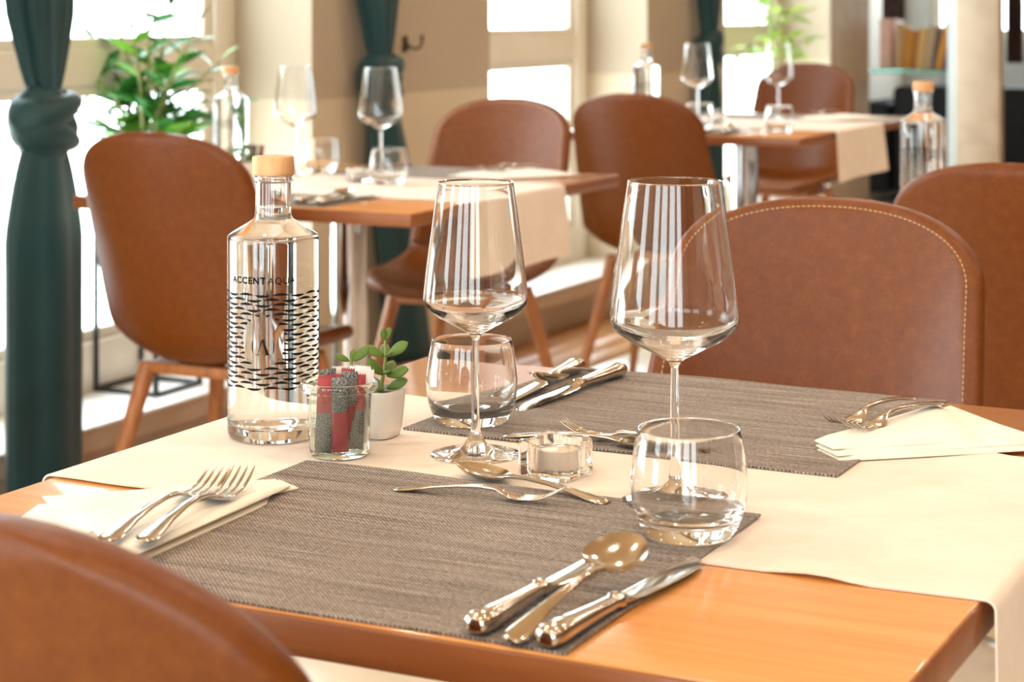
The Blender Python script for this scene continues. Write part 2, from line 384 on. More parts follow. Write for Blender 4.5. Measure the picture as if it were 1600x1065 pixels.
# ------------------------------------------------------------------ chairs
def chair_shell():
    prof = [(.225, .432), (.212, .448), (.18, .456), (.10, .455), (.02, .447), (-.06, .442), (-.125, .448), (-.172, .475), (-.20, .53), (-.219, .60), (-.238, .68), (-.256, .77), (-.272, .85), (-.283, .914)]
    P = spline(prof, 161)
    L = [0.0]
    for i in range(160): L.append(L[-1] + math.dist(P[i], P[i + 1]))
    T = L[-1]
    hwx = [0, .06, .16, .30, .42, .50, .58, .70, .82, .92, 1.0]
    hw_ = [.185, .2, .212, .217, .219, .22, .218, .214, .207, .202, .200]
    cvx = [0, .2, .36, .46, .55, .70, .85, 1.0]
    cv_ = [.012, .028, .062, .082, .086, .078, .058, .036]
    nv, nu = 66, 31
    ts = [.5 - .5 * math.cos(math.pi * j / (nv - 1)) for j in range(nv)]
    ss = [math.sin(math.pi / 2 * (2 * i / (nu - 1) - 1)) for i in range(nu)]
    ss = [math.copysign(abs(s) ** .95, s) for s in ss]
    def at(t):
        l = t * T; j = 0
        lo, hi = 0, 160
        while hi - lo > 1:
            mid = (lo + hi) // 2
            if L[mid] <= l: lo = mid
            else: hi = mid
        u = (l - L[lo]) / (L[hi] - L[lo] + 1e-12)
        y = P[lo][0] + (P[hi][0] - P[lo][0]) * u; z = P[lo][1] + (P[hi][1] - P[lo][1]) * u
        dy, dz = P[hi][0] - P[lo][0], P[hi][1] - P[lo][1]; q = math.hypot(dy, dz)
        return y, z, (dz / q, -dy / q)          # normal towards the sitter
    def half(t):
        e0, e1 = t * T, (1 - t) * T
        h = interp(hwx, hw_, t); k = 1.0
        for e, Rr, p in ((e0, .10, 2.6), (e1, .112, 2.25)):
            if e < Rr: k *= max(0.0, 1 - ((Rr - e) / Rr) ** p) ** (1 / p)
        return h * k
    def mid(s, t):
        y, z, n = at(t); h = half(t); c = interp(cvx, cv_, t) * (h / .22) ** 2
        o = c * abs(s) ** 2.3
        return Vector((s * h, y + n[0] * o, z + n[1] * o))
    def nrm(s, t):
        e = 1e-3; t0, t1 = max(t - e, .002), min(t + e, .998); s0, s1 = max(s - .02, -1), min(s + .02, 1)
        a = mid(s1, min(max(t, .004), .996)) - mid(s0, min(max(t, .004), .996)); b = mid(s * .98, t1) - mid(s * .98, t0)
        n = b.cross(a)
        y, z, nn = at(t); ref = Vector((0, nn[0], nn[1]))
        if n.length < 1e-9: return ref
        n.normalize()
        return n if n.dot(ref) > 0 else -n
    TH, RR = .031, .019
    def off(s, t):
        e = min((1 - abs(s)) * half(t), t * T, (1 - t) * T)
        return TH / 2 * math.sqrt(max(0, 1 - (1 - min(1, e / RR)) ** 2))
    b = MB()
    F = {}; 
    for sg in (1, -1):
        b.grid(lambda i, j: mid(ss[i], ts[j]) + nrm(ss[i], ts[j]) * off(ss[i], ts[j]) * sg, nu, nv)
    # stitching: dashes just inside the rim on both faces
    st = MB(); path = []
    e = .0125
    bd = []
    for k in range(400):
        t = .5 - .5 * math.cos(math.pi * k / 399); bd.append((half(t), t * T))
    path = []
    for k in range(1, 399):
        dx, dl = bd[k + 1][0] - bd[k - 1][0], bd[k + 1][1] - bd[k - 1][1]; q = math.hypot(dx, dl)
        x, l = bd[k][0] - dl / q * e, bd[k][1] + dx / q * e
        if x > 0 and e * .9 < l < T - e * .9: path.append((min(.99, x / max(half(l / T), 1e-4)), l / T))
    loop = path + [(-s, t) for s, t in reversed(path)]
    for sg in (1,):
        pts = [mid(s, t) + nrm(s, t) * (off(s, t) + .0004) * sg for s, t in loop]
        acc = 0; cur = [pts[0]]; on = True
        d = 0
        for k in range(len(pts) - 1):
            a_, c_ = pts[k], pts[k + 1]; seg = (c_ - a_).length; u = 0
            while u < seg:
                lim = (.0042 if on else .0026) - d
                if u + lim <= seg:
                    u += lim; q = a_.lerp(c_, u / seg); cur.append(q)
                    if on and (cur[-1] - cur[0]).length > .002: st.tube([cur[0], cur[-1]], .0005, 4)
                    on = not on; cur = [q]; d = 0
                else:
                    d += seg - u; u = seg
    return b, st
def make_chair():
    root = empty('dining_chair')
    b, st = chair_shell()
    o = b.build('shell', M['leather'], root, sharp=180)
    bm = bmesh.new(); bm.from_mesh(o.data); bmesh.ops.remove_doubles(bm, verts=bm.verts, dist=1e-5); bmesh.ops.recalc_face_normals(bm, faces=bm.faces); bm.to_mesh(o.data); bm.free()
    o.data.polygons.foreach_set('use_smooth', [True] * len(o.data.polygons))
    tag(st.build('stitching', M['thread'], o, smooth=False), kind='stuff', label='cream dashed seam stitching along the rim')
    fr = MB()
    for y in (.135, -.115): fr.box((0, y, .418), (.28, .03, .024))
    for x in (.125, -.125): fr.box((x, .01, .414), (.03, .26, .022))
    fr.build('underframe', M['legwood'], root, bevel=.004)
    for sx in (-1, 1):
        for yt, yb in ((.135, .215), (-.115, -.215)):
            MB().tube([(sx * .125, yt, .425), (sx * .165, yt + (yb - yt) * .5, .215), (sx * .205, yb, .002)], [.0185, .0158, .0115], 14).build('leg', M['legwood'], root)
    return root
chair = make_chair()
G1 = 'cognac leather shell dining chairs'
place(chair, (-.700, 1.018, 0), 0, 'large blurred cognac leather chair back nearest the camera, bottom left corner', 'chair')
place(chair, (-.760, 2.165, 0), R(180), 'cognac leather chair facing the camera across the front table, stitched rim', 'chair')
place(chair, (-2.375, 3.44, 0), 0, 'cognac leather chair seen from behind beside the leftmost teal curtain', 'chair')
place(chair, (-2.405, 4.53, 0), R(180), 'cognac chair facing the camera at the second table, runner hanging before it', 'chair')
place(chair, (-2.225, 5.49, 0), 0, 'dark shaded cognac chair seen from behind at the third table', 'chair')
place(chair, (-2.56, 7.60, 0), R(180), 'farthest cognac chair, facing the camera before the concrete pier', 'chair', scale=(1.02, 1.02, 1.02))
place(chair, (-.685, 3.40, 0), 0, 'cognac chair seen from behind at right edge, bottle rising behind it', 'chair')

# ------------------------------------------------------------------ tables
TOP = .75; TT = .029
def table(name, x0, x1, y0, y1, top, label, cdx=0):
    cx, cy = (x0 + x1) / 2, (y0 + y1) / 2
    root = empty(name, (cx, cy, 0)); tag(root, label, 'table')
    hx, hy = (x1 - x0) / 2, (y1 - y0) / 2
    tp = MB().box((0, 0, top - .0015), (2 * hx - .003, 2 * hy - .003, .003)).build('tabletop', M['tablewood'], root, bevel=.0012)
    MB().b6(-hx, hx, -hy, hy, top - TT, top - .0016).build('edge_band', M['edgewood'], tp, bevel=.0025)
    MB().box((0, 0, top - TT - .006), (.36, .36, .01)).build('mounting_plate', M['blackmetal'], root, bevel=.003)
    MB().lathe([(.0, top - TT - .011), (.0425, top - TT - .011), (.0425, .02), (.0, .02)], 40, c=(cdx, 0, 0)).build('column', M['chrome'], root, sharp=40)
    MB().lathe([(0, .03), (.06, .028), (.2, .016), (.222, .009), (.222, 0), (0, 0)], 56).build('base_plate', M['chrome'], root, sharp=50)
    return root
GT = 'square beech tables on chrome columns'
table('dining_table', -1.121, -.317, 1.12, 2.022, TOP, 'nearest beech dining table, laid with bottle, glasses and two taupe placemats')
table('dining_table', -2.775, -1.932, 3.42, 4.455, TOP, 'second beech dining table beside the window, between two cognac chairs', -.035)
T3Z = .775
table('dining_table', -2.66, -1.845, 5.60, 6.90, T3Z, 'farthest beech dining table, set before the concrete pier')
table('dining_table', -1.125, -.32, 3.36, 4.27, TOP, 'beech dining table at right, mostly hidden behind cognac chair backs')

def runner(x0, x1, y0, y1, top, dropL, dropR, label, seed, lift=.004):
    rnd = random.Random(seed); b = MB(); nu, nv = 96, 22; Rr = .007; T_ = .0016
    ph = [rnd.uniform(0, 6) for _ in range(4)]
    prof = []
    W_ = x1 - x0
    total = dropL + W_ + dropR
    def path(s):                       # s along the cloth; x, z, normal
        if s < dropL - Rr * .8: return x0 - Rr - .002, top - (dropL - s), (-1, 0)
        if s < dropL + Rr * .8:
            q = (s - dropL + Rr * .8) / (1.6 * Rr) * math.pi / 2; return x0 - .002 - Rr * math.cos(q), top - Rr * .8 + Rr * .9 * math.sin(q), (-math.cos(q), math.sin(q))
        if s < dropL + W_ - Rr * .8: return x0 + (s - dropL), top + .0008, (0, 1)
        if s < dropL + W_ + Rr * .8:
            q = (s - dropL - W_ + Rr * .8) / (1.6 * Rr) * math.pi / 2; return x1 + .002 + Rr * math.sin(q), top - Rr * .8 + Rr * .9 * math.cos(q), (math.sin(q), math.cos(q))
        return x1 + Rr + .002, top - (s - dropL - W_), (1, 0)
    us = sorted(set([total * k / 70 for k in range(71)] + [dropL + Rr * (k - 4) / 4 for k in range(9)] + [dropL + W_ + Rr * (k - 4) / 4 for k in range(9)]))
    def P(s, v, o):
        x, z, n = path(s); y = y0 + (y1 - y0) * v
        onr = max(0, s - dropL - W_); onl = max(0, dropL - s); hang = max(onr, onl)
        e = min(v, 1 - v) * (y1 - y0)
        top_ = 1 if hang == 0 else 0
        t = (s - dropL) / W_
        inn = max(0, min(1, (abs(t - .485) - .31) / .09)); inn = inn * inn * (3 - 2 * inn)
        lf = inn * lift * math.exp(-e / .012) * max(0, math.sin(t * 9 + ph[0]) * .6 + .5 * math.sin(t * 21 + ph[1]) + .1) * top_ * min(1, t * 9, (1 - t) * 9 if t > .75 else 1)
        wob = inn * .0022 * math.sin(t * 17 + ph[2]) * math.exp(-e / .03)
        fl_ = hang * (.05 + .10 * math.sin(v * 7 + ph[3]) * .5)
        spread = 1 + hang * .35
        yc = (y0 + y1) / 2; y = yc + (y - yc) * spread + wob * (1 if v < .5 else -1)
        d = o + lf + fl_ * 1.0
        return Vector((x + n[0] * d, y, z + n[1] * d))
    n = len(us)
    vsn = [.5 - .5 * math.cos(math.pi * j / (nv - 1)) for j in range(nv)]
    b.grid(lambda i, j: P(us[i], vsn[j], T_), n, nv)
    b.grid(lambda i, j: P(us[i], vsn[j], 0), n, nv)
    k = n * nv
    def e_(i, j): return j * n + i
    for i in range(n - 1):
        for j in (0, nv - 1): b.f.append((e_(i, j), e_(i + 1, j), e_(i + 1, j) + k, e_(i, j) + k))
    for j in range(nv - 1):
        for i in (0, n - 1): b.f.append((e_(i, j), e_(i, j + 1), e_(i, j + 1) + k, e_(i, j) + k))
    o = b.build('table_runner', M['runner'], sharp=60)
    return tag(o, label, 'table runner')
runner(-1.121, -.317, 1.352, 1.795, TOP, .14, .16, 'cream linen runner across the nearest table, hanging at its right edge', 3, .007)
runner(-2.775, -1.932, 3.66, 4.12, TOP, .1, .16, 'cream linen runner on second table, hanging over its right edge', 5, .001)
runner(-2.66, -1.845, 5.92, 6.44, T3Z, .1, .155, 'cream linen runner on the farthest table before the concrete pier', 6, .001)
runner(-1.125, -.32, 3.52, 3.97, TOP, .1, .16, 'cream linen runner on the right table behind cognac chair backs', 7, .001)

def placemat(cx, cy, top, label, seed, w=.424, d=.366, rz=0, over=None):
    """woven mat; sags off the runner's edge: over = (y where the runner ends, side)"""
    rnd = random.Random(seed); b = MB(); nu, nv = 44, 40; T_ = .0016; p = [rnd.uniform(0, 6) for _ in range(5)]
    def P(i, j, o):
        x = -w / 2 + w * i / (nu - 1); y = -d / 2 + d * j / (nv - 1)
        ed = min(abs(w / 2 - abs(x)), abs(d / 2 - abs(y)))
        z = .0003
        if over:
            yo, sg = over; q = (y - yo) * sg
            z = .0003 + .0026 / (1 + math.exp(-q / .008))
        z += .0016 * math.exp(-ed / .01) * max(0, math.sin(x * 17 + p[0]) * math.cos(y * 19 + p[1]) + .1)
        wob = .0012 * math.sin(x * 25 + p[2]) * math.exp(-abs(d / 2 - abs(y)) / .02)
        return Vector((x, y + wob, z + o))
    b.grid(lambda i, j: P(i, j, T_), nu, nv); b.grid(lambda i, j: P(i, j, 0), nu, nv); k = nu * nv
    for i in range(nu - 1):
        for j in (0, nv - 1): b.f.append((j * nu + i, j * nu + i + 1, j * nu + i + 1 + k, j * nu + i + k))
    for j in range(nv - 1):
        for i in (0, nu - 1): b.f.append((j * nu + i, (j + 1) * nu + i, (j + 1) * nu + i + k, j * nu + i + k))
    o = b.build('placemat', M['mat'], sharp=60); o.location = (cx, cy, top); o.rotation_euler = (0, 0, rz)
    return tag(o, label, 'placemat')
placemat(-.735, 1.306, TOP, 'taupe woven placemat nearest the camera, knives and spoon on its right', 1, over=(1.352 - 1.306, 1))
placemat(-.724, 1.836, TOP, 'taupe woven placemat on far side of nearest table, napkin on its right', 2, .430, .380, over=(1.795 - 1.836, -1))
placemat(-2.355, 3.62, TOP, 'grey placemat on near side of second table, behind the wooden stopper', 3)
placemat(-2.38, 4.265, TOP, 'grey placemat on far side of the second table before chair', 4)
placemat(-2.29, 5.80, T3Z, 'pale reflecting grey placemat on near side of the farthest table', 5)
placemat(-2.36, 6.60, T3Z, 'grey placemat on far side of the farthest table', 6)

# ------------------------------------------------------------------ glassware
def make_wine(sx, sz):
    root = empty('wine_glass')
    outer = [(.0028, .1035), (.0045, .1075), (.0085, .1108), (.0165, .1152), (.0275, .1212), (.0375, .1272), (.0440, .1326), (.0466, .1368), (.0475, .1405), (.04735, .1450), (.0464, .1540), (.0438, .1760), (.0400, .2050), (.0368, .2290), (.03455, .2450), (.0345, .2456), (.0342, .2459)]
    inner = [(.03395, .2456), (.0338, .2448), (.0361, .2290), (.0392, .2050), (.0429, .1760), (.0455, .1540), (.0464, .1450), (.0465, .1410), (.0455, .1378), (.0428, .1342), (.0362, .1292), (.0262, .1234), (.0160, .1186), (.0080, .1162), (0, .1156)]
    MB().lathe([(0, .1035 * sz)] + [(r * sx, z * sz) for r, z in spline(outer, 60)] + [(r * sx, z * sz) for r, z in spline(inner, 56)], 72).build('bowl', M['glass'], root, sharp=180)
    st = [(0, .0195), (.0052, .0195), (.0042, .026), (.0036, .036), (.0033, .055), (.0031, .08), (.0030, .0985), (.0028, .1034), (0, .1034)]
    MB().lathe([(r * sx, z * sz) for r, z in st], 32).build('stem', M['glass'], root, sharp=60)
    ft = [(0, .0002), (.0398, .0002), (.0405, .0009), (.0398, .0017), (.034, .0026), (.024, .0040), (.016, .0062), (.0108, .0100), (.0075, .0145), (.0053, .0194), (0, .0194)]
    MB().lathe([(r * sx, z * sz) for r, z in ft], 72).build('foot', M['glass'], root, sharp=70)
    return root
def make_tumbler():
    o_ = [(0, .0002), (.029, .0002), (.0325, .0012), (.036, .005), (.0400, .0125), (.0432, .023), (.0445, .035), (.0442, .046), (.0425, .060), (.0402, .072), (.0388, .0775)]
    i_ = [(.0380, .0778), (.0388, .072), (.0411, .060), (.0428, .046), (.0431, .035), (.0416, .024), (.0372, .0165), (.030, .0128), (.02, .0110), (.010, .0108), (0, .0114)]
    return MB().lathe([(r, z * 1.05) for r, z in spline(o_, 44) + spline(i_, 44)], 72).build('tumbler', M['glass'], sharp=180)
w_small = make_wine(1.0, 1.0); w_big = make_wine(1.113, 1.067)
tumbler = make_tumbler()
GW, GB = 'wine glasses on the tables', 'water tumblers on the tables'
ZR = TOP + .0024        # on the runner
place(w_small, (-.828, 1.5844, ZR), 0, 'smaller wine glass left of the tealight, empty tumbler right behind its stem', 'wine glass', GW)
place(w_big, (-.6014, 1.5009, ZR), .3, 'largest wine glass, in front of stitched cognac chair, foot behind near tumbler', 'wine glass', GW)
place(tumbler, (-.8941, 1.7028, TOP + .003), 0, 'empty tumbler behind the smaller wine glass on far placemat corner', 'tumbler', GB)
place(tumbler, (-.5525, 1.408, TOP + .0045), .5, 'nearest empty tumbler at placemat corner, beside spoon and knives', 'tumbler', GB)
T2R = TOP + .0026
place(w_big, (-2.379, 4.065, T2R), 0, 'blurred wine glass in front of knotted curtain on the second table', 'wine glass', GW)
place(w_big, (-2.616, 4.06, T2R), 0, 'blurred wine glass against pale window reveal on the second table', 'wine glass', GW)
place(tumbler, (-2.285, 3.945, TOP + .0026), 0, 'blurred tumbler below the curtain-side wine glass on the second table', 'tumbler', GB)
place(tumbler, (-2.61, 4.17, TOP + .003), 0, 'blurred tumbler above the wooden stopper, left of the teal curtain', 'tumbler', GB)
T3R = T3Z + .0026
place(w_big, (-2.36, 6.09, T3R), 0, 'left wine glass on the farthest table, in front of dark curtain', 'wine glass', GW)
place(w_big, (-2.188, 6.40, T3R), 0, 'right wine glass on the farthest table, overlapping the far chair back', 'wine glass', GW)
place(tumbler, (-2.25, 5.83, T3Z + .0024), 0, 'left tumbler on the farthest table below the left wine glass', 'tumbler', GB)
place(tumbler, (-1.987, 5.825, T3Z + .0002), 0, 'right tumbler on farthest table, in front of the far chair', 'tumbler', GB)
place(tumbler, (-.87, 4.035, TOP + .0006), 0, 'tumbler whose rim peeks over chair back at far right', 'tumbler', GB)

def make_bottle(detail):
    root = empty('water_bottle')
    o_ = [(0, .0003), (.036, .0003), (.0408, .0018), (.0428, .0060), (.0430, .012), (.0430, .1865), (.0428, .1888), (.0419, .1905), (.0395, .1925), (.0330, .1962), (.0245, .2012), (.0190, .2048), (.0172, .2085), (.0168, .214), (.0168, .2395), (.0186, .2412), (.0186, .2450), (.0168, .2462)]
    i_ = [(.0146, .2462), (.0146, .214), (.0148, .2085), (.0165, .2040), (.0230, .1990), (.0310, .1943), (.0375, .1906), (.0398, .1882), (.0402, .184), (.0402, .020), (.0385, .0155), (.033, .0130), (.018, .0145), (0, .0165)]
    MB().lathe(o_ + i_, 80).build('glass_body', M['glass'], root, sharp=38)
    g = .00025; wl = .2165
    wi = [(0, .0165 - g), (.018, .0145 - g), (.033, .0130 - g), (.0385 + g, .0155 - g), (.0402 + g, .020), (.0402 + g, .184), (.0398 + g, .1882), (.0375 + g, .1906 + g), (.0310 + g, .1943 + g), (.0230 + g, .1990 + g), (.0165 + g, .2040 + g), (.0148 + g, .2085), (.0146 + g, .214), (.0146 + g, wl), (.0135, wl - .0005), (0, wl - .0006)]
    MB().lathe(wi, 80).build('water', M['water'], root, sharp=38)
    MB().lathe([(0, .2464), (.0192, .2464), (.0199, .2472), (.0200, .2490), (.0198, .2625), (.0190, .2640), (0, .2642)], 56).build('stopper', M['capwood'], root, sharp=40)
    rr = .0433
    pb = MB()
    # printed bands of lens-shaped slivers round the front, with an oval left free for the emblem
    step = R(22.3); zc = .0961; ax, az = R(25.5), .0245
    nrow = 20; z0 = .1386; dz = .00452
    for k in range(nrow):
        z = z0 - dz * k
        for c in range(-5, 6):
            ac = (c + (k % 2) * .5) * step
            if abs(ac) > R(104): continue
            W_ = R(20.2) / 2; n = 10 if detail else 3; flip = ((c + k) % 2 == 0); seg = []
            for i in range(n + 1):
                t = -1 + 2 * i / n; th = ac + t * W_; h = .00205 * (1 - abs(t) ** 2.2)
                inside = (th / ax) ** 2 + ((z - zc) / az) ** 2 < 1
                if inside:
                    if len(seg) > 1: seg_list(pb, seg, rr)
                    seg = []; continue
                lo, hi = (z - h, z + .0002) if flip else (z - .0002, z + h)
                seg.append((th, lo - .00005, hi + .00005))
            if len(seg) > 1: seg_list(pb, seg, rr)
    if detail:
        for sgn in (-1, 1):                                  # the two brackets
            pts = []
            for i in range(13):
                t = -1 + i / 6; wd = .00095 * (1 - t * t); a_ = sgn * (R(14.2) - R(2.0) * t * t)
                pts.append((a_ - wd / rr * (.5 + .5 * sgn) , a_ + wd / rr * (.5 - .5 * sgn) + .0002 / rr, zc - .0048 + t * .0073))
            k = len(pb.v)
            for a0, a1, z in pts: pb.v += [(rr * math.cos(a0), rr * math.sin(a0), z), (rr * math.cos(a1), rr * math.sin(a1), z)]
            for i in range(12): pb.f.append((k + 2 * i, k + 2 * i + 1, k + 2 * i + 3, k + 2 * i + 2))
        def quad(q):
            k = len(pb.v)
            for x, z in q: pb.v.append((rr * math.cos(x / rr), rr * math.sin(x / rr), z + zc - .0124))
            pb.f.append(tuple(range(k, k + len(q))))
        quad([(-.0008, .0145), (.0008, .0145), (.0060, .0006), (.0030, .0006)])       # heavy right stroke
        quad([(-.0008, .0145), (-.0002, .0130), (-.0046, .0006), (-.0052, .0006)])    # hairline left stroke
        quad([(-.0068, 0), (-.0032, 0), (-.0032, .0006), (-.0068, .0006)]); quad([(.0020, 0), (.0072, 0), (.0072, .0006), (.0020, .0006)])
    pr = pb.build('printed_pattern', M['ink'], root, smooth=False); 
    tag(pr, 'black woven pattern of slivers with open oval emblem')
    if detail:
        cu = bpy.data.curves.new('lettering', 'FONT'); words = []
        tot = 0; vs = []; fs = []
        def text_mesh(s, off):
            cu.body = s; cu.offset = off; cu.size = 1; cu.space_character = 1.16
            o = bpy.data.objects.new('t', cu); COL.objects.link(o); bpy.context.view_layer.update()
            me = bpy.data.meshes.new_from_object(o.evaluated_get(bpy.context.evaluated_depsgraph_get())); bpy.data.objects.remove(o)
            v = [(p.co.x, p.co.y) for p in me.vertices]; f = [tuple(p.vertices) for p in me.polygons]; bpy.data.meshes.remove(me); return v, f
        v1, f1 = text_mesh('ACCENT', .032); v2, f2 = text_mesh('AQUA', .004)
        w1 = max(x for x, y in v1); x2 = w1 + .22
        vs = v1 + [(x + x2, y) for x, y in v2]; fs = f1 + [tuple(i + len(v1) for i in f) for f in f2]
        wt = max(x for x, y in vs); sc = .0655 / wt; off = R(-2.0) * rr
        V3 = []
        for x, y in vs:
            u = (x * sc - .0328 + off) / rr; V3.append(((rr) * math.cos(u), (rr) * math.sin(u),   .1492 + y * sc * 1.0))
        tag(mesh('lettering', V3, fs, M['ink'], root, smooth=False), 'thin black capitals reading ACCENT AQUA')
    return root
def seg_list(pb, seg, rr):
    k = len(pb.v)
    for th, lo, hi in seg: pb.v += [(rr * math.cos(th), rr * math.sin(th), lo), (rr * math.cos(th), rr * math.sin(th), hi)]
    for i in range(len(seg) - 1): pb.f.append((k + 2 * i, k + 2 * i + 2, k + 2 * i + 3, k + 2 * i + 1))
b1 = make_bottle(True)
GBt = 'water bottles with wooden stoppers'
def face(x, y): return math.atan2(-y, -x)
place(b1, (-1.0347, 1.5681, ZR), face(-1.0347, 1.5681) - R(13), 'sharp clear water bottle with black lettering and wooden stopper on nearest table', 'bottle', GBt)
b2 = make_bottle(False)
place(b2, (-2.725, 3.945, T2R), face(-2.8, 4.07) - R(20), 'blurred water bottle against window beside leafy plant, left', 'bottle', GBt)
place(b2, (-2.50, 5.99, T3R), face(-2.5, 5.9) - R(20), 'blurred water bottle rising behind the dark chair on farthest table', 'bottle', GBt)
place(b2, (-.985, 3.73, TOP + .0026), face(-.99, 3.75) + R(40), 'blurred water bottle behind right chair, in front of the books', 'bottle', GBt)

# ------------------------------------------------------------------ cutlery (each lies along +y, grip end at y = 0)
def ell(y, w, h, zc, n=14, p=2.4):
    out = []
    for k in range(n):
        t = 2 * math.pi * k / n; c, s = math.cos(t), math.sin(t)
        out.append(Vector((w * math.copysign(abs(c) ** (2 / p), c), y, zc + h * math.copysign(abs(s) ** (2 / p), s))))
    return out
def make_knife():
    root = empty('table_knife')
    st = [(0, .0045, .004, .0072), (.0015, .0078, .0058, .0072), (.006, .0102, .0070, .0072), (.014, .0108, .0074, .0074), (.026, .0100, .0068, .0072), (.045, .0084, .0060, .0068), (.070, .0068, .0052, .0064), (.088, .0062, .0048, .0062), (.094, .0060, .0046, .0062), (.0955, .0074, .0056, .0062), (.099, .0076, .0058, .0062), (.1005, .0060, .0046, .0060), (.104, .0062, .0036, .0056), (.110, .0078, .0022, .0050), (.1125, .0086, .0012, .0047)]
    MB().rings([ell(y, w, h, z) for y, w, h, z in st]).build('handle', M['steel'], root, sharp=60)
    bl = [(.1115, .0088, .0013, .0047), (.120, .0098, .0011, .0043), (.150, .0104, .0009, .0034), (.185, .0104, .0008, .0026), (.208, .0096, .0007, .0020), (.222, .0074, .0006, .0017), (.230, .0045, .0005, .0016), (.234, .0010, .0004, .0016)]
    rs = []
    for y, w, h, z in bl:
        s = -.0104 + w      # the back stays straight, the edge curves in to the tip
        rs.append([v + Vector((s * .9, 0, 0)) for v in ell(y, w, h, z, 12, 2.0)])
    MB().rings(rs).build('blade', M['blade'], root, sharp=60)
    return root
def strip(path, n=12):
    return [ell(y, w, h, z, n, 2.6) for y, w, h, z in path]
def make_spoon(L, bw):
    root = empty('table_spoon'); k = L / .2
    hp = [(0, .0035, .0009, .0032), (.0015, .0072, .0014, .0032), (.008, .0098, .0016, .0036), (.020, .0094, .0016, .0046), (.045, .0066, .0017, .0078), (.075, .0044, .0018, .0104), (.105, .0034, .0021, .0112), (.124, .0034, .0022, .0100), (.134, .0046, .0018, .0083), (.140, .0060, .0012, .0074)]
    MB().rings(strip([(y * k, w * k, h, z * k) for y, w, h, z in hp])).build('handle', M['steel'], root, sharp=60)
    b = MB(); nr, na = 10, 40; y0, y1 = .133 * k, L; yc, hy = (y0 + y1) / 2, (y1 - y0) / 2
    def P(i, j, o):
        r = i / nr; t = 2 * math.pi * j / na; cy = math.cos(t); x = math.sin(t) * bw * (1 - .17 * cy) * r; y = yc + cy * hy * r
        z = .0082 * k + .0026 * k * (cy * r + 1) - .0085 * k * (1 - r ** 2.2) - o
        return Vector((x, y, z))
    for o in (0, .0013):
        vs = [P(0, 0, o)] + [P(i, j, o * (1 if i < nr else .3)) for i in range(1, nr + 1) for j in range(na)]
        fs = [(0, 1 + j, 1 + (j + 1) % na) for j in range(na)] + [(1 + (i - 1) * na + j, 1 + (i - 1) * na + (j + 1) % na, 1 + i * na + (j + 1) % na, 1 + i * na + j) for i in range(1, nr) for j in range(na)]
        b.add(vs, fs)
    q = 1 + nr * na; base = 1 + (nr - 1) * na
    for j in range(na): b.f.append((base + j, base + (j + 1) % na, base + (j + 1) % na + q, base + j + q))
    b.build('bowl', M['steel'], root, sharp=70)
    return root
def make_fork(L):
    root = empty('table_fork'); k = L / .2
    hp = [(0, .0030, .0009, .0030), (.0015, .0066, .0014, .0030), (.008, .0092, .0016, .0034), (.020, .0088, .0016, .0046), (.045, .0060, .0017, .0082), (.075, .0040, .0018, .0108), (.100, .0032, .0021, .0114), (.118, .0034, .0021, .0098), (.126, .0050, .0016, .0078)]
    MB().rings(strip([(y * k, w * k, h, z * k) for y, w, h, z in hp])).build('handle', M['steel'], root, sharp=60)
    hd = MB()
    pal = [(.122, .0042, .0016, .0086), (.128, .0064, .0014, .0066), (.134, .0094, .0011, .0046), (.141, .0117, .0010, .0030), (.1475, .0122, .0010, .0022), (.150, .0122, .0009, .0021)]
    hd.rings(strip([(y * k, w * k, h, z * k) for y, w, h, z in pal]))
    for c in (-1.5, -.5, .5, 1.5):
        x0 = c * .0064 * k
        pts = [(x0, .1485 * k, .0021 * k), (x0 * 1.0, .160 * k, .0022 * k), (x0 * .99, .174 * k, .0040 * k), (x0 * .97, .187 * k, .0090 * k), (x0 * .95, .198 * k, .0150 * k)]
        hd.tube(spline(pts, 9), [.0019 * k, .0018 * k, .0017 * k, .0016 * k, .0015 * k, .0014 * k, .0012 * k, .0009 * k, .0004 * k], 8, .75, up=(0, 0, 1))
    hd.build('tines', M['steel'], root, sharp=60)
    return root
knife = make_knife(); spoon = make_spoon(.2, .0250); fork = make_fork(.2)
dspoon = make_spoon(.165, .0165); dfork = make_fork(.165); dspoon.name = 'dessert_spoon'; dfork.name = 'dessert_fork'
def lay(o, p0, p1, label, cat, group=None, roll=0, size=None):
    """grip end at p0, pointing towards p1"""
    p0 = Vector(p0); d = (Vector(p1) - p0).normalized()
    z = Vector((0, 0, 1)); x = d.cross(z).normalized(); z = x.cross(d)
    m = Matrix((x, d, z)).transposed() @ Matrix.Rotation(roll, 3, 'Y')
    return place(o, p0, label=label, cat=cat, group=group, rot=m.to_euler(), scale=(size,) * 3 if size else None)
ZM = TOP + .0026
GC = 'cutlery on the nearest table'
lay(knife, (-.589, 1.124, ZM), (-.587, 1.36, ZM), 'left of the two near knives, blade tip under the spoon bowl', 'knife', GC)
lay(knife, (-.537, 1.121, ZM), (-.521, 1.341, ZM), 'right of the two near knives, at the placemat edge', 'knife', GC)
lay(spoon, (-.560, 1.118, ZM + .001), (-.545, 1.274, ZM + .022), 'large gold-reflecting spoon lying between the two near knives', 'spoon', GC, roll=R(10), size=.84)
NZ = TOP + .0125
lay(fork, (-.917, 1.165, NZ - .001), (-.948, 1.352, NZ), 'left fork of the near pair on folded cream napkin', 'fork', GC)
lay(fork, (-.886, 1.170, NZ + .0015), (-.928, 1.363, NZ + .0005), 'right fork of the near pair on folded cream napkin', 'fork', GC)
lay(dspoon, (-.646, 1.467, ZM), (-.805, 1.510, ZM), 'dessert spoon on near placemat edge, bowl towards the bottle', 'spoon', GC)
lay(dfork, (-.824, 1.431, ZM + .0005), (-.676, 1.446, ZM + .005), 'dessert fork crossing over dessert spoon on the near placemat', 'fork', GC, size=.92)
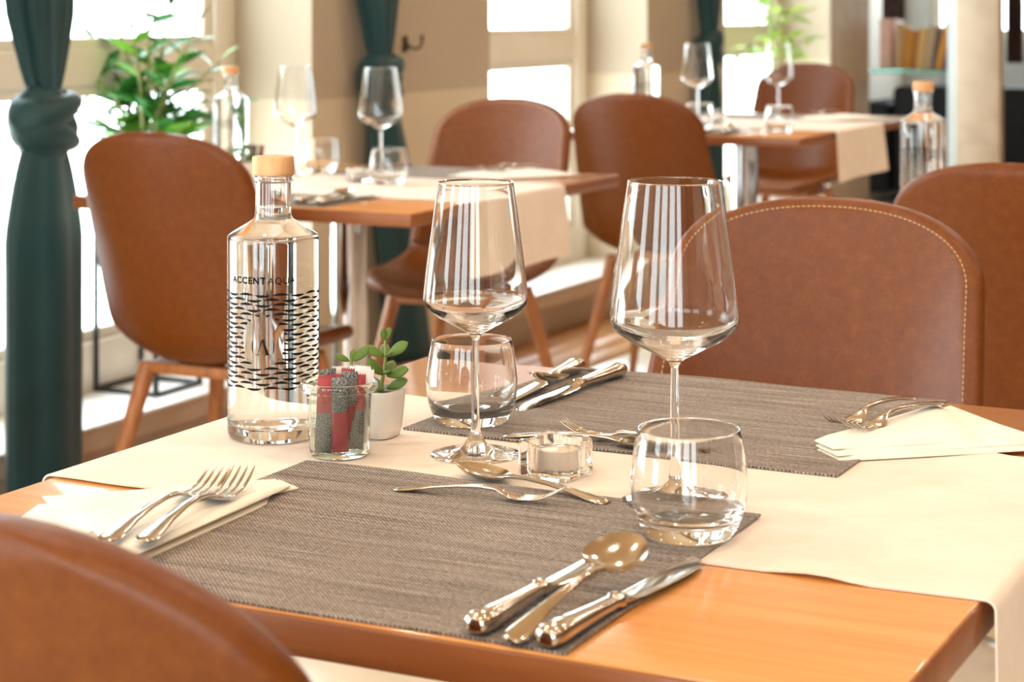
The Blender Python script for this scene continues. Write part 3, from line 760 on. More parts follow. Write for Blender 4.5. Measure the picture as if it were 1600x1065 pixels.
lay(knife, (-.918, 2.005, ZM + .0005), (-.908, 1.77, ZM + .0005), 'left of the far knives, its blade under the dark spoon', 'knife', GC)
lay(knife, (-.864, 2.001, ZM + .0005), (-.881, 1.767, ZM + .0005), 'right of the far knives, broad blade catching window light', 'knife', GC)
lay(spoon, (-.893, 1.996, ZM + .0005), (-.884, 1.79, ZM + .022), 'dark reflecting spoon resting on the two far knives', 'spoon', GC)
FZ = TOP + .0135
lay(fork, (-.526, 1.955, FZ), (-.556, 1.785, FZ - .001), 'left fork on the white napkin before stitched chair', 'fork', GC, size=.9)
lay(fork, (-.495, 1.940, FZ), (-.531, 1.79, FZ - .001), 'right fork on the white napkin before stitched chair', 'fork', GC, size=.9)
lay(dspoon, (-.835, 1.655, ZM + .0005), (-.680, 1.672, ZM + .0005), 'dessert spoon on the far placemat behind the tealight', 'spoon', GC)
lay(dfork, (-.636, 1.682, ZM + .0005), (-.774, 1.680, ZM + .006), 'dessert fork on the far placemat, tines pointing to the tumbler', 'fork', GC, size=.92)
G2 = 'cutlery on the second table'
lay(knife, (-2.222, 3.455, ZM), (-2.222, 3.7, ZM), 'left blurred knife at the edge of the second table', 'knife', G2)
lay(knife, (-2.168, 3.455, ZM), (-2.168, 3.7, ZM), 'right blurred knife at the edge of the second table', 'knife', G2)
lay(spoon, (-2.195, 3.46, ZM), (-2.195, 3.64, ZM + .012), 'blurred spoon between the knives on the second table', 'spoon', G2)
lay(fork, (-2.17, 4.43, NZ), (-2.2, 4.23, NZ), 'left blurred fork on the second table white napkin', 'fork', G2)
lay(fork, (-2.13, 4.43, NZ), (-2.17, 4.23, NZ), 'right blurred fork on the second table white napkin', 'fork', G2)
lay(knife, (-2.50, 4.42, ZM), (-2.50, 4.2, ZM), 'blurred knife on far grey mat of the second table', 'knife', G2)
lay(spoon, (-2.54, 4.42, ZM), (-2.54, 4.2, ZM), 'blurred spoon on far grey mat of the second table', 'spoon', G2)
G3 = 'cutlery on the farthest table'
Z3 = T3Z + .0026
lay(knife, (-2.16, 5.64, Z3), (-2.16, 5.9, Z3), 'left blurred knife at near edge of the farthest table', 'knife', G3)
lay(knife, (-2.10, 5.64, Z3), (-2.10, 5.9, Z3), 'right blurred knife at near edge of the farthest table', 'knife', G3)
lay(spoon, (-2.13, 5.64, Z3), (-2.13, 5.83, Z3 + .012), 'blurred bright spoon between knives on the farthest table', 'spoon', G3)
lay(knife, (-2.53, 6.75, Z3), (-2.53, 6.5, Z3), 'blurred knife on far mat of the farthest table', 'knife', G3)
lay(fork, (-2.10, 6.82, Z3 + .01), (-2.14, 6.62, Z3 + .01), 'blurred fork on the napkin of the farthest table', 'fork', G3)

# ------------------------------------------------------------------ napkins: folded layers of cloth
def layer(b, poly, z, t, n=10, seed=0, lift=None):
    """a slightly uneven quilted sheet over a quadrilateral a,b,c,d"""
    a_, b_, c_, d_ = [Vector((*p[:2], p[2] if len(p) > 2 else 0)) for p in poly]
    rnd = random.Random(seed); p = [rnd.uniform(0, 6) for _ in range(3)]; m = n
    def P(i, j, o):
        u, v = i / (n - 1), j / (m - 1)
        q = a_.lerp(b_, u).lerp(d_.lerp(c_, u), v)
        e = min(u, 1 - u, v, 1 - v) * 2
        zz = z + q.z + o * (.35 + .65 * min(1, e * 6) ** .5) + .0006 * math.sin(u * 9 + p[0]) * math.sin(v * 7 + p[1]) * min(1, e * 4)
        return Vector((q.x, q.y, zz))
    k0 = len(b.v)
    b.grid(lambda i, j: P(i, j, t), n, m); b.grid(lambda i, j: P(i, j, 0), n, m); k = n * m
    for i in range(n - 1):
        for j in (0, m - 1): b.f.append((k0 + j * n + i, k0 + j * n + i + 1, k0 + j * n + i + 1 + k, k0 + j * n + i + k))
    for j in range(m - 1):
        for i in (0, n - 1): b.f.append((k0 + j * n + i, k0 + (j + 1) * n + i, k0 + (j + 1) * n + i + k, k0 + j * n + i + k))
def napkin(polys, z, label, group=None):
    o = None
    for i, (poly, dz, t) in enumerate(polys):
        b = MB(); layer(b, poly, z + dz, t, 14, i + 3)
        x = b.build('folded_layer' if o else 'napkin', M['napkin'], o, sharp=60)
        if not o: o = x
    return tag(o, label, 'napkin', group)
GN = 'folded cloth napkins'
napkin([([(-1.062, 1.266), (-1.020, 1.150), (-.885, 1.140), (-.899, 1.394)], .0003, .0036),
        ([(-1.060, 1.268, .003), (-.926, 1.414, -.0005), (-.896, 1.396), (-.965, 1.195)], .0036, .0032),
        ([(-1.00, 1.235), (-.924, 1.402), (-.899, 1.388), (-.885, 1.150)], .0068, .0030)], TOP + .0014, 'folded cream napkin under two forks, left of near placemat', GN)
napkin([([(-.555, 1.733), (-.524, 1.700), (-.350, 1.845), (-.498, 1.975)], .0003, .0036),
        ([(-.557, 1.735), (-.527, 1.704), (-.372, 1.842), (-.492, 1.968)], .0038, .0030),
        ([(-.559, 1.738, .0005), (-.534, 1.714, .0005), (-.425, 1.808), (-.502, 1.958)], .0068, .0034)], TOP + .0034, 'folded white napkin under two forks at right, before stitched chair', GN)
napkin([([(-2.27, 4.20), (-2.12, 4.17), (-2.00, 4.38), (-2.16, 4.45)], .0003, .004), ([(-2.25, 4.21), (-2.12, 4.19), (-2.04, 4.37), (-2.16, 4.44)], .0045, .004)], TOP + .002, 'blurred white napkin on second table, far right corner', GN)
napkin([([(-2.16, 6.5), (-2.02, 6.48), (-1.9, 6.72), (-2.08, 6.80)], .0003, .004), ([(-2.14, 6.52), (-2.03, 6.5), (-1.94, 6.70), (-2.07, 6.78)], .0045, .005)], T3Z + .002, 'blurred white napkin on the farthest table by the runner', GN)

# ------------------------------------------------------------------ tealights
def make_holder():
    b = MB()
    def ring(hw, z, ch=.72, n=8, rnd=.0):
        out = []; c = hw * ch
        base = [(hw, -c), (hw, c), (c, hw), (-c, hw), (-hw, c), (-hw, -c), (-c, -hw), (c, -hw)]
        for i, p in enumerate(base):
            q = base[(i + 1) % 8]
            for k in range(8): out.append(Vector((p[0] + (q[0] - p[0]) * k / 8, p[1] + (q[1] - p[1]) * k / 8, z)))
        return out
    def circ(r, z):
        out = []
        for p in ring(.029, 0):
            a_ = math.atan2(p.y, p.x); out.append(Vector((r * math.cos(a_), r * math.sin(a_), z)))
        return out
    def wave(rg, amp):
        return [Vector((v.x, v.y, v.z + amp * math.cos(4 * math.atan2(v.y, v.x)))) for v in rg]
    rs = [circ(.004, .0008), ring(.0265, .0004), ring(.0278, .0012), ring(.0288, .004), ring(.0290, .026), wave(ring(.0288, .0290), -.0012), wave(ring(.0276, .0308), -.0014)]
    rs += [wave(circ(.0265, .0308), -.0014), wave(circ(.0246, .0300), -.0012), circ(.0238, .0275), circ(.0222, .0095), circ(.0206, .0074), circ(.004, .0072)]
    b.rings(rs)
    return b.build('tealight_holder', M['glass'], sharp=32)
def make_tealight():
    root = empty('tealight')
    MB().lathe([(0, .0), (.0188, 0), (.0192, .0008), (.0194, .0150), (.0197, .0158), (.0193, .0160), (.0190, .0150), (.0190, .0012), (0, .0012)], 48).build('metal_cup', M['alu'], root, sharp=40)
    MB().lathe([(0, .0014), (.0188, .0014), (.0188, .0128), (.0175, .0136), (.010, .0134), (.0, .0133)], 48).build('wax', M['wax'], root, sharp=40)
    MB().tube([(0, 0, .0133), (.0004, 0, .017), (.0012, .0006, .020)], .0007, 6).build('wick', M['whitepaper'], root)
    return root
hold = make_holder(); tea = make_tealight()
GH, GT_ = 'chunky glass tealight holders', 'tealights in glass holders'
place(hold, (-.7298, 1.5456, ZR), R(-7), scale=(.9, .9, 1), label='chunky clear glass tealight holder in the middle of nearest table', cat='candle holder', group=GH)
place(tea, (-.7298, 1.5456, ZR + .0076), 0, scale=(.92, .92, 1), label= 'unlit white tealight inside glass holder on nearest table', cat='candle', group=GT_)
place(hold, (-2.375, 3.965, T2R), R(5), 'blurred glass tealight holder left of tumbler on the second table', 'candle holder', GH)
place(tea, (-2.375, 3.965, T2R + .0076), 0, 'blurred white tealight in holder on the second table', 'candle', GT_)
place(hold, (-2.31, 6.15, T3R), 0, 'blurred glass tealight holder on the farthest table', 'candle holder', GH)
place(tea, (-2.31, 6.15, T3R + .0076), 0, 'blurred white tealight in holder on the farthest table', 'candle', GT_)

# ------------------------------------------------------------------ jar of sachets
def make_jar():
    o_ = [(0, .0004), (.0225, .0004), (.0252, .0018), (.0262, .006), (.0272, .025), (.0284, .050), (.0288, .0545), (.0325, .0560), (.0338, .0580), (.0340, .0622), (.0330, .0640)]
    i_ = [(.0302, .0640), (.0292, .0600), (.0272, .0545), (.0268, .050), (.0256, .025), (.0247, .008), (.0235, .0048), (.016, .0040), (0, .0042)]
    return MB().lathe(o_ + i_, 64).build('glass_jar', M['greenglass'], sharp=45)
jar = make_jar()
place(jar, (-.9369, 1.5271, ZR), 0, 'small glass jar of red and charcoal sachets beside near bottle', 'jar', 'jars of sachets', scale=(1.03, 1.03, 1.06))
place(jar, (-2.722, 4.026, T2R), 0, 'blurred jar of sachets on second table behind the plant pot', 'jar', 'jars of sachets')
def make_sachet(low, high, kind):
    root = None; w, t, h = .0142, .0036, .066
    def part(name, mat, z0, z1, parent, puff=1):
        b = MB(); rs = []
        n = 7
        for i in range(n):
            z = z0 + (z1 - z0) * i / (n - 1); e = min(z / .006, (h - z) / .006, 1)
            th = .0003 + (t / 2 - .0003) * max(0, e) ** .6 * puff
            rs.append([Vector((x, y * (1 if abs(x) < w * .4 else .35), z)) for x, y in ((-w / 2, -th), (-w / 4, -th), (w / 4, -th), (w / 2, -th), (w / 2, th), (w / 4, th), (-w / 4, th), (-w / 2, th))])
        b.rings(rs)
        # pinked (zigzag) end
        if z1 >= h - 1e-6:
            k = 7
            for i in range(k):
                x = -w / 2 + w * i / k; b.add([(x, -.0003, h - .0002), (x + w / k, -.0003, h - .0002), (x + w / k / 2, 0, h + .0016), (x, .0003, h - .0002), (x + w / k, .0003, h - .0002)], [(0, 1, 2), (1, 4, 2), (4, 3, 2), (3, 0, 2)])
        return b.build(name, mat, parent, sharp=60)
    zc = .0355
    o = part('sachet', low, 0, zc, None); part('printed_half', high, zc, h, o)
    return o
s_rd = make_sachet(M['charcoal'], M['red'], 0); s_dr = make_sachet(M['red'], M['charcoal'], 1); s_w = make_sachet(M['whitepaper'], M['whitepaper'], 2)
def sachet_text(par, s, x, z, size):
    cu = bpy.data.curves.new('print', 'FONT'); cu.body = s; cu.size = size; o = bpy.data.objects.new('printed_weight', cu); COL.objects.link(o)
    me = bpy.data.meshes.new_from_object(o.evaluated_get(bpy.context.evaluated_depsgraph_get())); bpy.data.objects.remove(o)
    p = link('printed_weight', me, M['whitepaper'], par, False); p.location = (x, -.0021, z); p.rotation_euler = (R(90), R(-90), 0); return p
jx, jy = -.9369, 1.5271
vd = Vector((.5234, -.8521)); rd = Vector((.8521, .5234))        # towards the eye, and to its right
vd = Vector((-jx, -jy)).normalized(); rd = Vector((-vd.y, vd.x))
jz = ZR + .0048
packs = [(s_rd, -.0150, .0150, 2, 'red-topped sachet, front left in the near jar'), (s_dr, .0012, .0190, -2, 'charcoal-topped sachet, front middle in the near jar'), (s_rd, .0152, .0120, 4, 'red-topped sachet with white print, front right in the near jar'),
         (s_rd, -.0085, .0085, -6, 'red-topped sachet in second rank of near jar, left'), (s_dr, .0065, .0100, 5, 'charcoal-topped sachet in second rank of the near jar, right'), (s_dr, -.0165, .0030, 6, 'charcoal-topped sachet at left wall of near jar'),
         (s_rd, -.0020, .0020, 3, 'red-topped sachet in middle of the near jar'), (s_dr, -.0080, -.0060, -4, 'charcoal-topped sachet in the rear rank of near jar'), (s_rd, .0040, -.0055, 8, 'red-topped sachet in the rear rank of near jar')]
whites = [(.0195, .0035, 8, 'white sachet at right wall of near jar, front'), (.0150, -.0030, 10, 'white sachet behind red ones, right side of near jar'), (.0120, -.0115, 7, 'white sachet in right rear of the near jar'), (-.0005, -.0150, 2, 'white sachet at back wall of near jar')]
yaw = math.atan2(rd.y, rd.x)
rnd = random.Random(4)
first3 = []
for i, (pr, sx_, sy_, tl, lb) in enumerate(packs):
    p = Vector((jx, jy)) + rd * sx_ * .92 + vd * sy_ * .92
    x = place(pr, (p.x, p.y, jz + (rnd.uniform(.001, .007) if i > 2 else .0005 + .0012 * i)), label=lb, cat='sachet', group='sachets in the near jar', rot=(R(-4 if i < 3 else rnd.uniform(-3, 3)), R(tl * .6), yaw + R(rnd.uniform(-7, 7))))
    if i == 2: third = x
for sx_, sy_, tl, lb in whites:
    p = Vector((jx, jy)) + rd * sx_ * .92 + vd * sy_ * .92
    place(s_w, (p.x, p.y, jz + rnd.uniform(.003, .009)), label=lb, cat='sachet', group='sachets in the near jar', rot=(R(rnd.uniform(-3, 3)), R(tl * .7), yaw + R(rnd.uniform(-12, 12))))
sachet_text(third, '0,2 g', .0015, .046, .0042)
for k in range(5):
    place((s_rd, s_dr)[k % 2], (-2.722 + .009 * (k - 2), 4.026 + .006 * ((k * 2) % 3 - 1), T2R + .0056), rot=(0, R(4 * (k - 2)), yaw), label=('leftmost', 'second', 'middle', 'fourth', 'rightmost')[k] + ' blurred sachet in the jar on the second table', cat='sachet', group='sachets in the second table jar')

# ------------------------------------------------------------------ succulents
def thick_leaf(L, W, T_, cup=.25):
    b = MB(); nl, nc = 9, 10; rs = []
    for i in range(nl):
        u = i / (nl - 1); wd = W / 2 * (math.sin(math.pi * min(1, (u * .93 + .05))) ** .62) * (.55 + .55 * u) if 0 < i < nl - 1 else W * .06
        th = T_ / 2 * (math.sin(math.pi * (u * .94 + .04)) ** .5 if 0 < i < nl - 1 else .3)
        z0 = cup * L * (u * u) * .5
        rs.append([Vector((wd * math.cos(2 * math.pi * k / nc), u * L, z0 + th * math.sin(2 * math.pi * k / nc) + cup * .5 * abs(wd * math.cos(2 * math.pi * k / nc)))) for k in range(nc)])
    return b.rings(rs)
def aim(o, loc, d, up=(0, 0, 1), roll=0):
    d = Vector(d).normalized(); u = Vector(up)
    if abs(d.dot(u)) > .97: u = Vector((1, 0, .2))
    x = d.cross(u).normalized(); z = x.cross(d)
    o.location = loc; o.rotation_euler = (Matrix((x, d, z)).transposed() @ Matrix.Rotation(roll, 3, 'Y')).to_euler()
def make_pot():
    root = empty('succulent_pot')
    b = MB(); n = 48
    prof = [(0, .0004), (.0150, .0004), (.0175, .0016), (.0192, .008), (.0208, .022), (.0219, .036), (.0222, .0405), (.0217, .0420), (.0203, .0420), (.0199, .0400), (.0190, .034), (0, .034)]
    b.lathe(prof, n, sq=3.6)
    b.build('pot', M['ceramic'], root, sharp=50)
    MB().lathe([(0, .0342), (.0192, .0342), (.0188, .0362), (.010, .0375), (0, .0378)], n, sq=3.6).build('soil', M['soil'], root)
    return root
pot = make_pot()
r_ = Vector((.8946, .4467, 0)); f_ = Vector((-.4467, .8946, 0))
lmesh = thick_leaf(1, .60, .25, .2).build('leaf', M['leaf'], pot, sharp=180); lm = lmesh.data; bpy.data.objects.remove(lmesh)
pot.rotation_euler = (0, 0, 0)
# (right, depth, height) of leaf base; direction right, depth, up; length
LV = [(.0065, 0, .083, -.2, -.15, 1.0, .011), (.0075, 0, .084, .35, .3, .9, .011),
      (.0060, 0, .070, -1, -.1, .42, .0180), (.0085, 0, .070, 1, .15, .55, .0210), (.0075, -.001, .070, .35, -.9, .25, .014), (.0070, .002, .070, -.1, 1, .4, .016),
      (.0055, -.001, .054, -.85, -.35, .75, .0200), (.0085, -.001, .053, 1, -.35, .28, .0215), (.0070, 0, .056, .25, -1, .10, .0140), (.0080, .002, .054, .3, 1, .4, .018),
      (.0060, 0, .043, -.5, -.8, -.05, .0150), (.0085, 0, .042, .95, -.2, .35, .0200), (.0060, .001, .042, -.8, .5, .3, .017),
      (.0030, -.001, .038, -.55, -.75, -.15, .0140),
      (-.0250, -.001, .066, -.9, -.2, .35, .0130), (-.0230, -.001, .066, .95, -.1, .65, .0190), (-.0235, 0, .066, .2, .6, .9, .010), (-.0215, 0, .058, 1, -.2, .1, .0120), (-.023, 0, .052, -.9, .1, .3, .014)]
for bx, by, bz, dx, dy, dz, L in LV:
    o = link('leaf', lm, None, pot); p = r_ * bx + f_ * by; d = r_ * dx + f_ * dy
    aim(o, (p.x, p.y, bz), (d.x, d.y, dz), up=(.36, -.62, .7)); o.scale = (L * 1.1, L * 1.05, L)
for pts in ([(.002, 0, .036), (.0045, 0, .050), (.0070, 0, .066), (.0068, 0, .084)], [(-.006, .002, .036), (-.016, .001, .046), (-.0225, 0, .056), (-.0238, 0, .067)]):
    MB().tube(spline([tuple(r_ * a_ + f_ * b_ + Vector((0, 0, c_))) for a_, b_, c_ in pts], 10), [.0021 - .0001 * i for i in range(10)], 8).build('stem', M['stem'], pot)
place(pot, (-.9465, 1.6115, ZR), 0, 'small white ceramic pot with jade succulent behind the sachet jar', 'potted plant', 'white succulent pots', scale=(1.05, 1.05, 1.08))
place(pot, (-2.655, 3.885, T2R), R(60), 'blurred white succulent pot on second table beside blurred bottle', 'potted plant', 'white succulent pots', scale=(1.3, 1.3, 1.0))

# ------------------------------------------------------------------ leafy plant in the first window
def leaflet(L, W):
    b = MB(); n = 7
    def P(i, j):
        u = j / (n - 1); s = (i - 1) ; wd = W / 2 * math.sin(math.pi * min(.999, u ** .85)) 
        return Vector((s * wd, u * L, -.10 * L * u * u + abs(s) * wd * .35))
    def Q(i, j): return P(i, j) - Vector((0, 0, .0009))
    b.grid(P, 3, n); b.grid(Q, 3, n); k = 3 * n
    for j in range(n - 1):
        for i in (0, 2): b.f.append((j * 3 + i, (j + 1) * 3 + i, (j + 1) * 3 + i + k, j * 3 + i + k))
    return b
plant = empty('leafy_houseplant', (-3.19, 4.24, .56)); tag(plant, 'tall glossy green houseplant with many leaflets on the sill, behind left chair', 'potted plant')
MB().lathe([(0, .0), (.075, 0), (.085, .01), (.10, .16), (.104, .185), (.098, .187), (.092, .17), (0, .165)], 40).build('pot', M['ceramic'], plant, sharp=50)
MB().lathe([(0, .166), (.0915, .166), (.06, .176), (0, .178)], 32).build('soil', M['soil'], plant)
lf = [leaflet(1, .40).build('leaf', m, plant) for m in (M['zz'], M['zzlight'])]
lfm = [o.data for o in lf]
for o in lf: bpy.data.objects.remove(o)
rnd = random.Random(11)
# stems: (right offset, depth offset, top height above the pot base) at tip, base spread
STEMS = [(-.09, .02, .56, 0), (-.15, .05, .50, 0), (.13, -.04, .54, 0), (-.17, -.02, .45, 0), (-.24, .0, .34, 0), (.23, 0, .34, 0), (-.12, .06, .40, 0), (-.06, .03, .36, 0), (.00, .0, .66, 0), (.05, .04, .60, 0), (.10, -.02, .32, 0), (.19, .02, .46, 0), (-.20, .02, .38, 0), (.03, -.04, .33, 0), (-.03, -.05, .52, 1), (.15, .05, .30, 0), (-.10, -.05, .29, 0), (.08, -.05, .42, 0)]
for sx_, sy_, h, lt in STEMS:
    b0 = r_ * (sx_ * .22) + f_ * (sy_ * .4) + Vector((0, 0, .17)); t0 = r_ * sx_ + f_ * sy_ + Vector((0, 0, h))
    mid = b0.lerp(t0, .5) - r_ * sx_ * .18 + Vector((0, 0, .03))
    pts = spline([tuple(b0), tuple(mid), tuple(t0)], 14)
    MB().tube(pts, [.0075 - .0004 * i for i in range(14)], 7).build('stem', M['stem'], plant)
    nl = max(7, int(h * 19)); 
    for k in range(nl):
        t = .22 + .78 * k / (nl - 1); i = min(12, int(t * 13)); p = Vector(pts[i]).lerp(Vector(pts[i + 1]), t * 13 - i)
        sd = 1 if k % 2 else -1
        tang = (Vector(pts[i + 1]) - Vector(pts[i])).normalized()
        az = rnd.uniform(-.5, .5)
        d = (r_ * sd * math.cos(az) + f_ * math.sin(az) * 1.2) * 1.0 + tang * rnd.uniform(.35, .9)
        if k == nl - 1: d = tang
        o = link('leaf', lfm[lt if rnd.random() < .8 else 1 - lt], None, plant)
        L = rnd.uniform(.075, .120) * (1.0 if t < .8 else .85)
        aim(o, p, d, roll=rnd.uniform(-.7, .7)); o.scale = (L, L, L)
st = empty('wire_plant_stand', (-3.19, 4.24, SILLZ)); tag(st, 'black square wire plant stand on the white sill behind left chair', 'plant stand')
q = .096; hh = .40
for sx_ in (-1, 1):
    for sy_ in (-1, 1): MB().box((sx_ * q, sy_ * q, hh / 2), (.011, .011, hh)).build('upright', M['blackmetal'], st, smooth=False)
for z in (.0055, hh - .0055):
    for s in (-1, 1):
        MB().box((s * q, 0, z), (.0108, 2 * q - .011, .0108)).build('rail', M['blackmetal'], st, smooth=False)
        MB().box((0, s * q, z), (2 * q - .011, .0108, .0108)).build('rail', M['blackmetal'], st, smooth=False)
MB().box((0, 0, hh - .002), (2 * q + .006, 2 * q + .006, .004)).build('tray', M['blackmetal'], st, smooth=False)

# palm in the third window
palm = empty('palm_plant', (-3.12, 9.05, SILLZ)); tag(palm, 'yellow green palm in the bright third window, left of concrete pier', 'potted plant')
MB().lathe([(0, 0), (.11, 0), (.12, .01), (.14, .24), (.145, .26), (.135, .262), (.13, .24), (0, .235)], 36).build('pot', M['ceramic'], palm, sharp=50)
MB().tube(spline([(0, 0, .23), (.03, .05, .45), (-.02, .0, .66), (.01, 0, .90)], 14), [.016 - .0006 * i for i in range(14)], 8).build('stem', M['stem'], palm)
blade_ = leaflet(1, .24).build('leaf', M['palm'], palm); bmesh_ = blade_.data; bpy.data.objects.remove(blade_)
rnd = random.Random(8)
for cz, nfr in ((.66, 5), (.78, 7), (.90, 9)):
    for k in range(nfr):
        a_ = 2 * math.pi * k / nfr + rnd.uniform(-.3, .3); el = rnd.uniform(.15, .9); ln = rnd.uniform(.16, .26)
        d = Vector((math.cos(a_) * .55, math.sin(a_), el)).normalized(); tip = Vector((0, 0, cz)) + d * ln
        if -3.12 + tip.x < -3.26: d.x = abs(d.x) * .3; tip = Vector((0, 0, cz)) + d * ln
        MB().tube([(0, 0, cz), tuple(tip)], [.006, .003], 6).build('stalk', M['stem'], palm)
        for j in range(6):
            t = (j - 2.5) / 2.5; side = d.cross(Vector((0, 0, 1))).normalized()
            dd = (d + side * t * .95 + Vector((0, 0, -.35 * abs(t) - .1))).normalized()
            L = rnd.uniform(.12, .18); e_ = tip + dd * L
            if -3.12 + e_.x < -3.27 or e_.x > .17 or e_.y > .36: continue
            o = link('leaf', bmesh_, None, palm); aim(o, tip, dd); o.scale = (L, L, L)

# ------------------------------------------------------------------ knotted curtains
def curtain(x, y, zk, ztop, zbot, top_w, bot_w, lean, shift_top, label, kr=.075, seed=0, thick=.048):
    """a long cloth gathered into one overhand knot: the hanging folds above, the knot's wraps, the fall below"""
    root = empty('knotted_curtain', (x, y, zbot)); tag(root, label, 'curtain', 'knotted teal curtains')
    rnd = random.Random(seed); ph = [rnd.uniform(0, 6) for _ in range(4)]
    A = Vector((math.cos(R(8)), math.sin(R(8)), 0)); ax = Vector((.12, .99, 0)).normalized(); ay = Vector((-ax.y, ax.x, 0))
    def sweep(name, levels, folds, amp):
        b = MB(); n = 96; rs = []
        for (z, cx, cy, hw, hd) in levels:
            ring = []
            for k in range(n):
                t = 2 * math.pi * k / n
                fl = 1 + amp * math.sin(folds * t + ph[0] + z * 1.2) * .6 + amp * .5 * math.sin((folds * 1.7) // 1 * t + ph[1])
                v = ax * (hw * math.cos(t) * fl + cx) + ay * (hd * math.sin(t) * fl + cy)
                ring.append(Vector((v.x, v.y, z - zbot)))
            rs.append(ring)
        return b.rings(rs).build(name, M['teal'], root, sharp=180)
    up = []
    for i in range(18):
        t = i / 17; z = zk - .01 + (ztop - zk + .01) * t
        e = min(1, t * 6); g = .030 + (top_w / 2 - .030) * min(1, max(0, (z - zk - .05) / .20)) ** .85
        up.append((z, shift_top * min(1, max(0, (z - zk) / .3)) ** 1.2, 0, max(.03, g), .030 + .018 * min(1, (z - zk) / .3)))
    sweep('gathered_upper_cloth', up, 9, .16)
    dn = []
    for i in range(26):
        t = i / 25; z = zk - .045 - (zk - .045 - zbot) * t
        g = .040 + (bot_w / 2 - .040) * min(1, max(0, (zk - .045 - z) / .22)) ** .55
        g *= 1 + .04 * t
        dn.append((z, lean * t, 0, g, .034 + (thick - .034) * min(1, t * 4)))
    sweep('hanging_lower_cloth', dn, 4, .11)
    # the knot: a lumpy core and two bands of cloth slung across it
    b = MB(); rs = []
    for i in range(19):
        u = i / 18; z = zk + .080 - .185 * u; rr = max(0, math.sin(math.pi * (.06 + .88 * u))) ** .55; k2 = .5 + .5 * u
        ring = []
        for k in range(64):
            t = 2 * math.pi * k / 64
            fl = 1 + .05 * math.sin(3 * t + 9 * u + ph[2]) + .03 * math.sin(7 * t - 11 * u)
            v = ax * (kr * .92 * rr * math.cos(t) * fl + .012 * (u - .5)) + ay * (kr * .70 * rr * math.sin(t) * fl)
            ring.append(Vector((v.x, v.y, z - zbot)))
        rs.append(ring)
    b.rings(rs).build('knot', M['teal'], root, sharp=180)
    for zc, tilt, wd, rad in ((.020, R(13), .036, 1.02), (-.034, R(-15), .034, .97)):
        b = MB(); rs = []; n = 72
        for j in range(11):
            v_ = j / 10; s = (v_ - .5) * 2; rr = kr * rad * (.80 + .24 * max(0, math.cos(s * math.pi / 2)) ** .7)
            ring = []
            for k in range(n):
                t = 2 * math.pi * k / n; lx = rr * math.cos(t) * (1 + .03 * math.sin(5 * t + 6 * v_ + ph[3])); ly = rr * .80 * math.sin(t)
                zz = zc + s * wd * (1 + .25 * math.sin(t + ph[1])) + lx * math.tan(tilt)
                v = ax * lx + ay * ly; ring.append(Vector((v.x, v.y, zk - zbot + zz)))
            rs.append(ring)
        for j in range(11):
            s = (1 - j / 10 - .5) * 2; rs.append([v * 1.0 for v in [Vector((p.x * .8, p.y * .8, p.z)) for p in rs[10 - j]]])
        rs.append(rs[0]); b.rings(rs, cap=False).build('knot_wrap', M['teal'], root, sharp=180)
    return root
curtain(-2.962, 3.55, .905, 1.95, .045, .170, .215, .0, -.012, 'nearest knotted teal curtain hanging at the left edge, before window', .088, 1)
curtain(-2.962, 5.06, .955, 1.95, .10, .155, .175, .145, -.02, 'knotted teal curtain between pale reveal and coat hook pier', .080, 2)
curtain(-2.962, 7.78, 1.00, 1.95, .10, .13, .16, .03, .0, 'farthest small dark knotted curtain behind the third table', .072, 3)

# ------------------------------------------------------------------ coat hook on the pier
hk = empty('coat_hook', (WALLX, 5.32, 1.045)); tag(hk, 'small dark double coat hook on the tan wall pier', 'hook')
MB().box((.003, 0, 0), (.006, .022, .045)).build('wall_plate', M['hookmetal'], hk, bevel=.002)
for s in (-1, 1):
    MB().tube(spline([(.005, s * .004, .002), (.022, s * .020, -.012), (.034, s * .036, -.010), (.038, s * .046, .006), (.036, s * .050, .020)], 14), .0042, 8).build('prong', M['hookmetal'], hk)
    MB().lathe([(0, .0), (.0055, .001), (.0068, .005), (.005, .010), (0, .0115)], 14, c=(.036, s * .0505, .018)).build('knob', M['hookmetal'], hk)

# ------------------------------------------------------------------ shelf with books, sofa behind
sh = tag(MB().b6(-3.03, -2.46, 10.38, 10.62, .812, .832).build('glass_shelf', M['shelfglass'], bevel=.002), 'sea green glass shelf holding leaning books, right of concrete pier', 'shelf')
def book(x, th, h, d, lean, mi, label):
    root = empty('book', (x, 10.40, .8325)); root.rotation_euler = (0, R(lean), 0)
    c = MB(); c.b6(0, .003, 0, d, 0, h).b6(th - .003, th, 0, d, 0, h).b6(.003, th - .003, 0, .003, 0, h)
    c.build('cover', M['book%d' % mi], root, bevel=.0008, seg=1)
    MB().b6(.003, th - .003, .0035, d - .004, .003, h - .003).build('pages', M['pages'], root, smooth=False)
    tag(root, label, 'book', 'books on the glass shelf')
xx = -2.985
BK = [(.060, .270, 0, 0, 'tall pale pink book at left end of the glass shelf'), (.040, .245, 5, 1, 'tan clothbound book second from left on glass shelf'), (.050, .215, 5, 2, 'ochre book third from left on the glass shelf'), (.022, .205, 7, 3, 'thin brown book between ochre and sand ones'), (.040, .225, 7, 4, 'sand coloured book in the middle of the glass shelf'),
      (.036, .235, 8, 5, 'greyish beige book right of middle on the glass shelf'), (.018, .215, 10, 6, 'thin dark grey book beside leaning amber one'), (.034, .262, 12, 7, 'leaning amber book near right end of shelf'), (.024, .235, 13, 8, 'leaning mauve grey book at right end of shelf')]
for i, (th, h, ln, mi, lb) in enumerate(BK):
    book(xx, th, h, .17, ln, mi, lb); xx += th / math.cos(R(ln)) + .003 + (.012 if i == 0 else 0)
sofa = empty('sofa', (-2.22, 11.6, 0)); tag(sofa, 'black leather sofa seen from behind below the glass shelf', 'sofa')
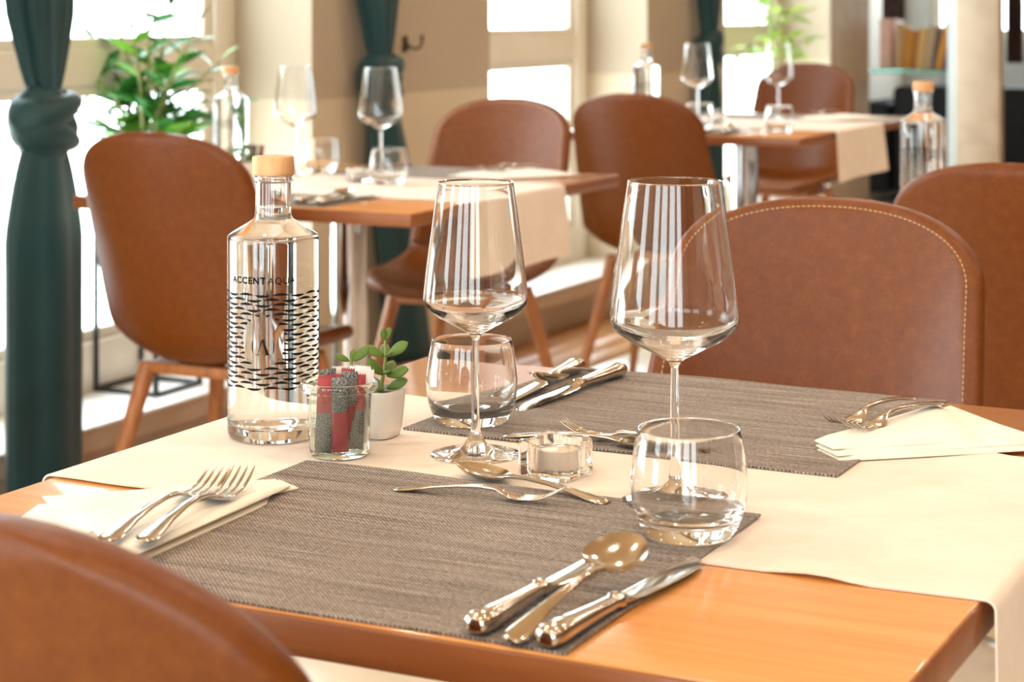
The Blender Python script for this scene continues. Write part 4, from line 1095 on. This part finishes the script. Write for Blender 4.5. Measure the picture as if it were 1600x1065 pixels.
MB().b6(-1.0, 1.6, -.12, .12, .06, .70).build('backrest', M['sofa'], sofa, bevel=.04, seg=3)
MB().b6(-1.0, 1.6, .13, .85, .06, .44).build('seat', M['sofa'], sofa, bevel=.04, seg=3)
for x in (-1.12, 1.72): MB().b6(x - .11, x + .11, -.12, .85, .06, .60).build('armrest', M['sofa'], sofa, bevel=.04, seg=3)
for x in (-.95, 1.55):
    for y in (-.05, .75): MB().lathe([(0, 0), (.02, 0), (.025, .062), (0, .062)], 12, c=(x, y, 0)).build('foot', M['blackmetal'], sofa)
def cushion(x, y, z, w_, h, t, rx, rz, label):
    b = MB(); n = 15
    def P(i, j, sg):
        u, v = 2 * i / (n - 1) - 1, 2 * j / (n - 1) - 1
        e = max(0, (1 - u ** 4) * (1 - v ** 4)) ** .5; p = 1 - .06 * (1 - abs(u * v))
        return Vector((u * w_ / 2 * p, sg * t / 2 * e, v * h / 2 * p))
    b.grid(lambda i, j: P(i, j, 1), n, n); b.grid(lambda i, j: P(i, j, -1), n, n)
    o = b.build('cushion', M['greyfabric'], sharp=180); o.location = (x, y, z); o.rotation_euler = (rx, 0, rz)
    tag(o, label, 'cushion', 'silver grey sofa cushions')
cushion(-2.86, 11.84, .65, .34, .36, .10, R(-6), R(10), 'silver grey cushion on the black sofa below the books')
cushion(-2.05, 11.86, .69, .44, .46, .11, R(-6), R(-5), 'large silver grey cushion on black sofa at right edge')
for x, w_, zb, lb in ((-3.22, .13, 1.09, 'dark brown patterned drape hanging above the books, upper right background'), (-2.50, .09, .85, 'dark brown patterned drape at the top right corner of the view')):
    b = MB(); n = 30
    def P(i, j, o): return Vector((x + w_ * i / (n - 1), 11.28 + .02 * math.sin(i * .9) + o, zb + (CEIL - zb) * j / 3))
    b.grid(lambda i, j: P(i, j, 0), n, 4); b.grid(lambda i, j: P(i, j, .004), n, 4)
    o = b.build('hanging_drape', M['darkcurtain'], sharp=180); tag(o, lb, 'drape')

GROUPS = {'chair': 'cognac leather dining chairs', 'table': 'beech tables on chrome columns', 'table runner': 'cream linen table runners', 'placemat': 'woven placemats', 'drape': 'dark brown drapes', 'napkin': GN}
for o in list(S.objects):
    if o.get('category') in GROUPS and not o.get('group'): o['group'] = GROUPS[o['category']]
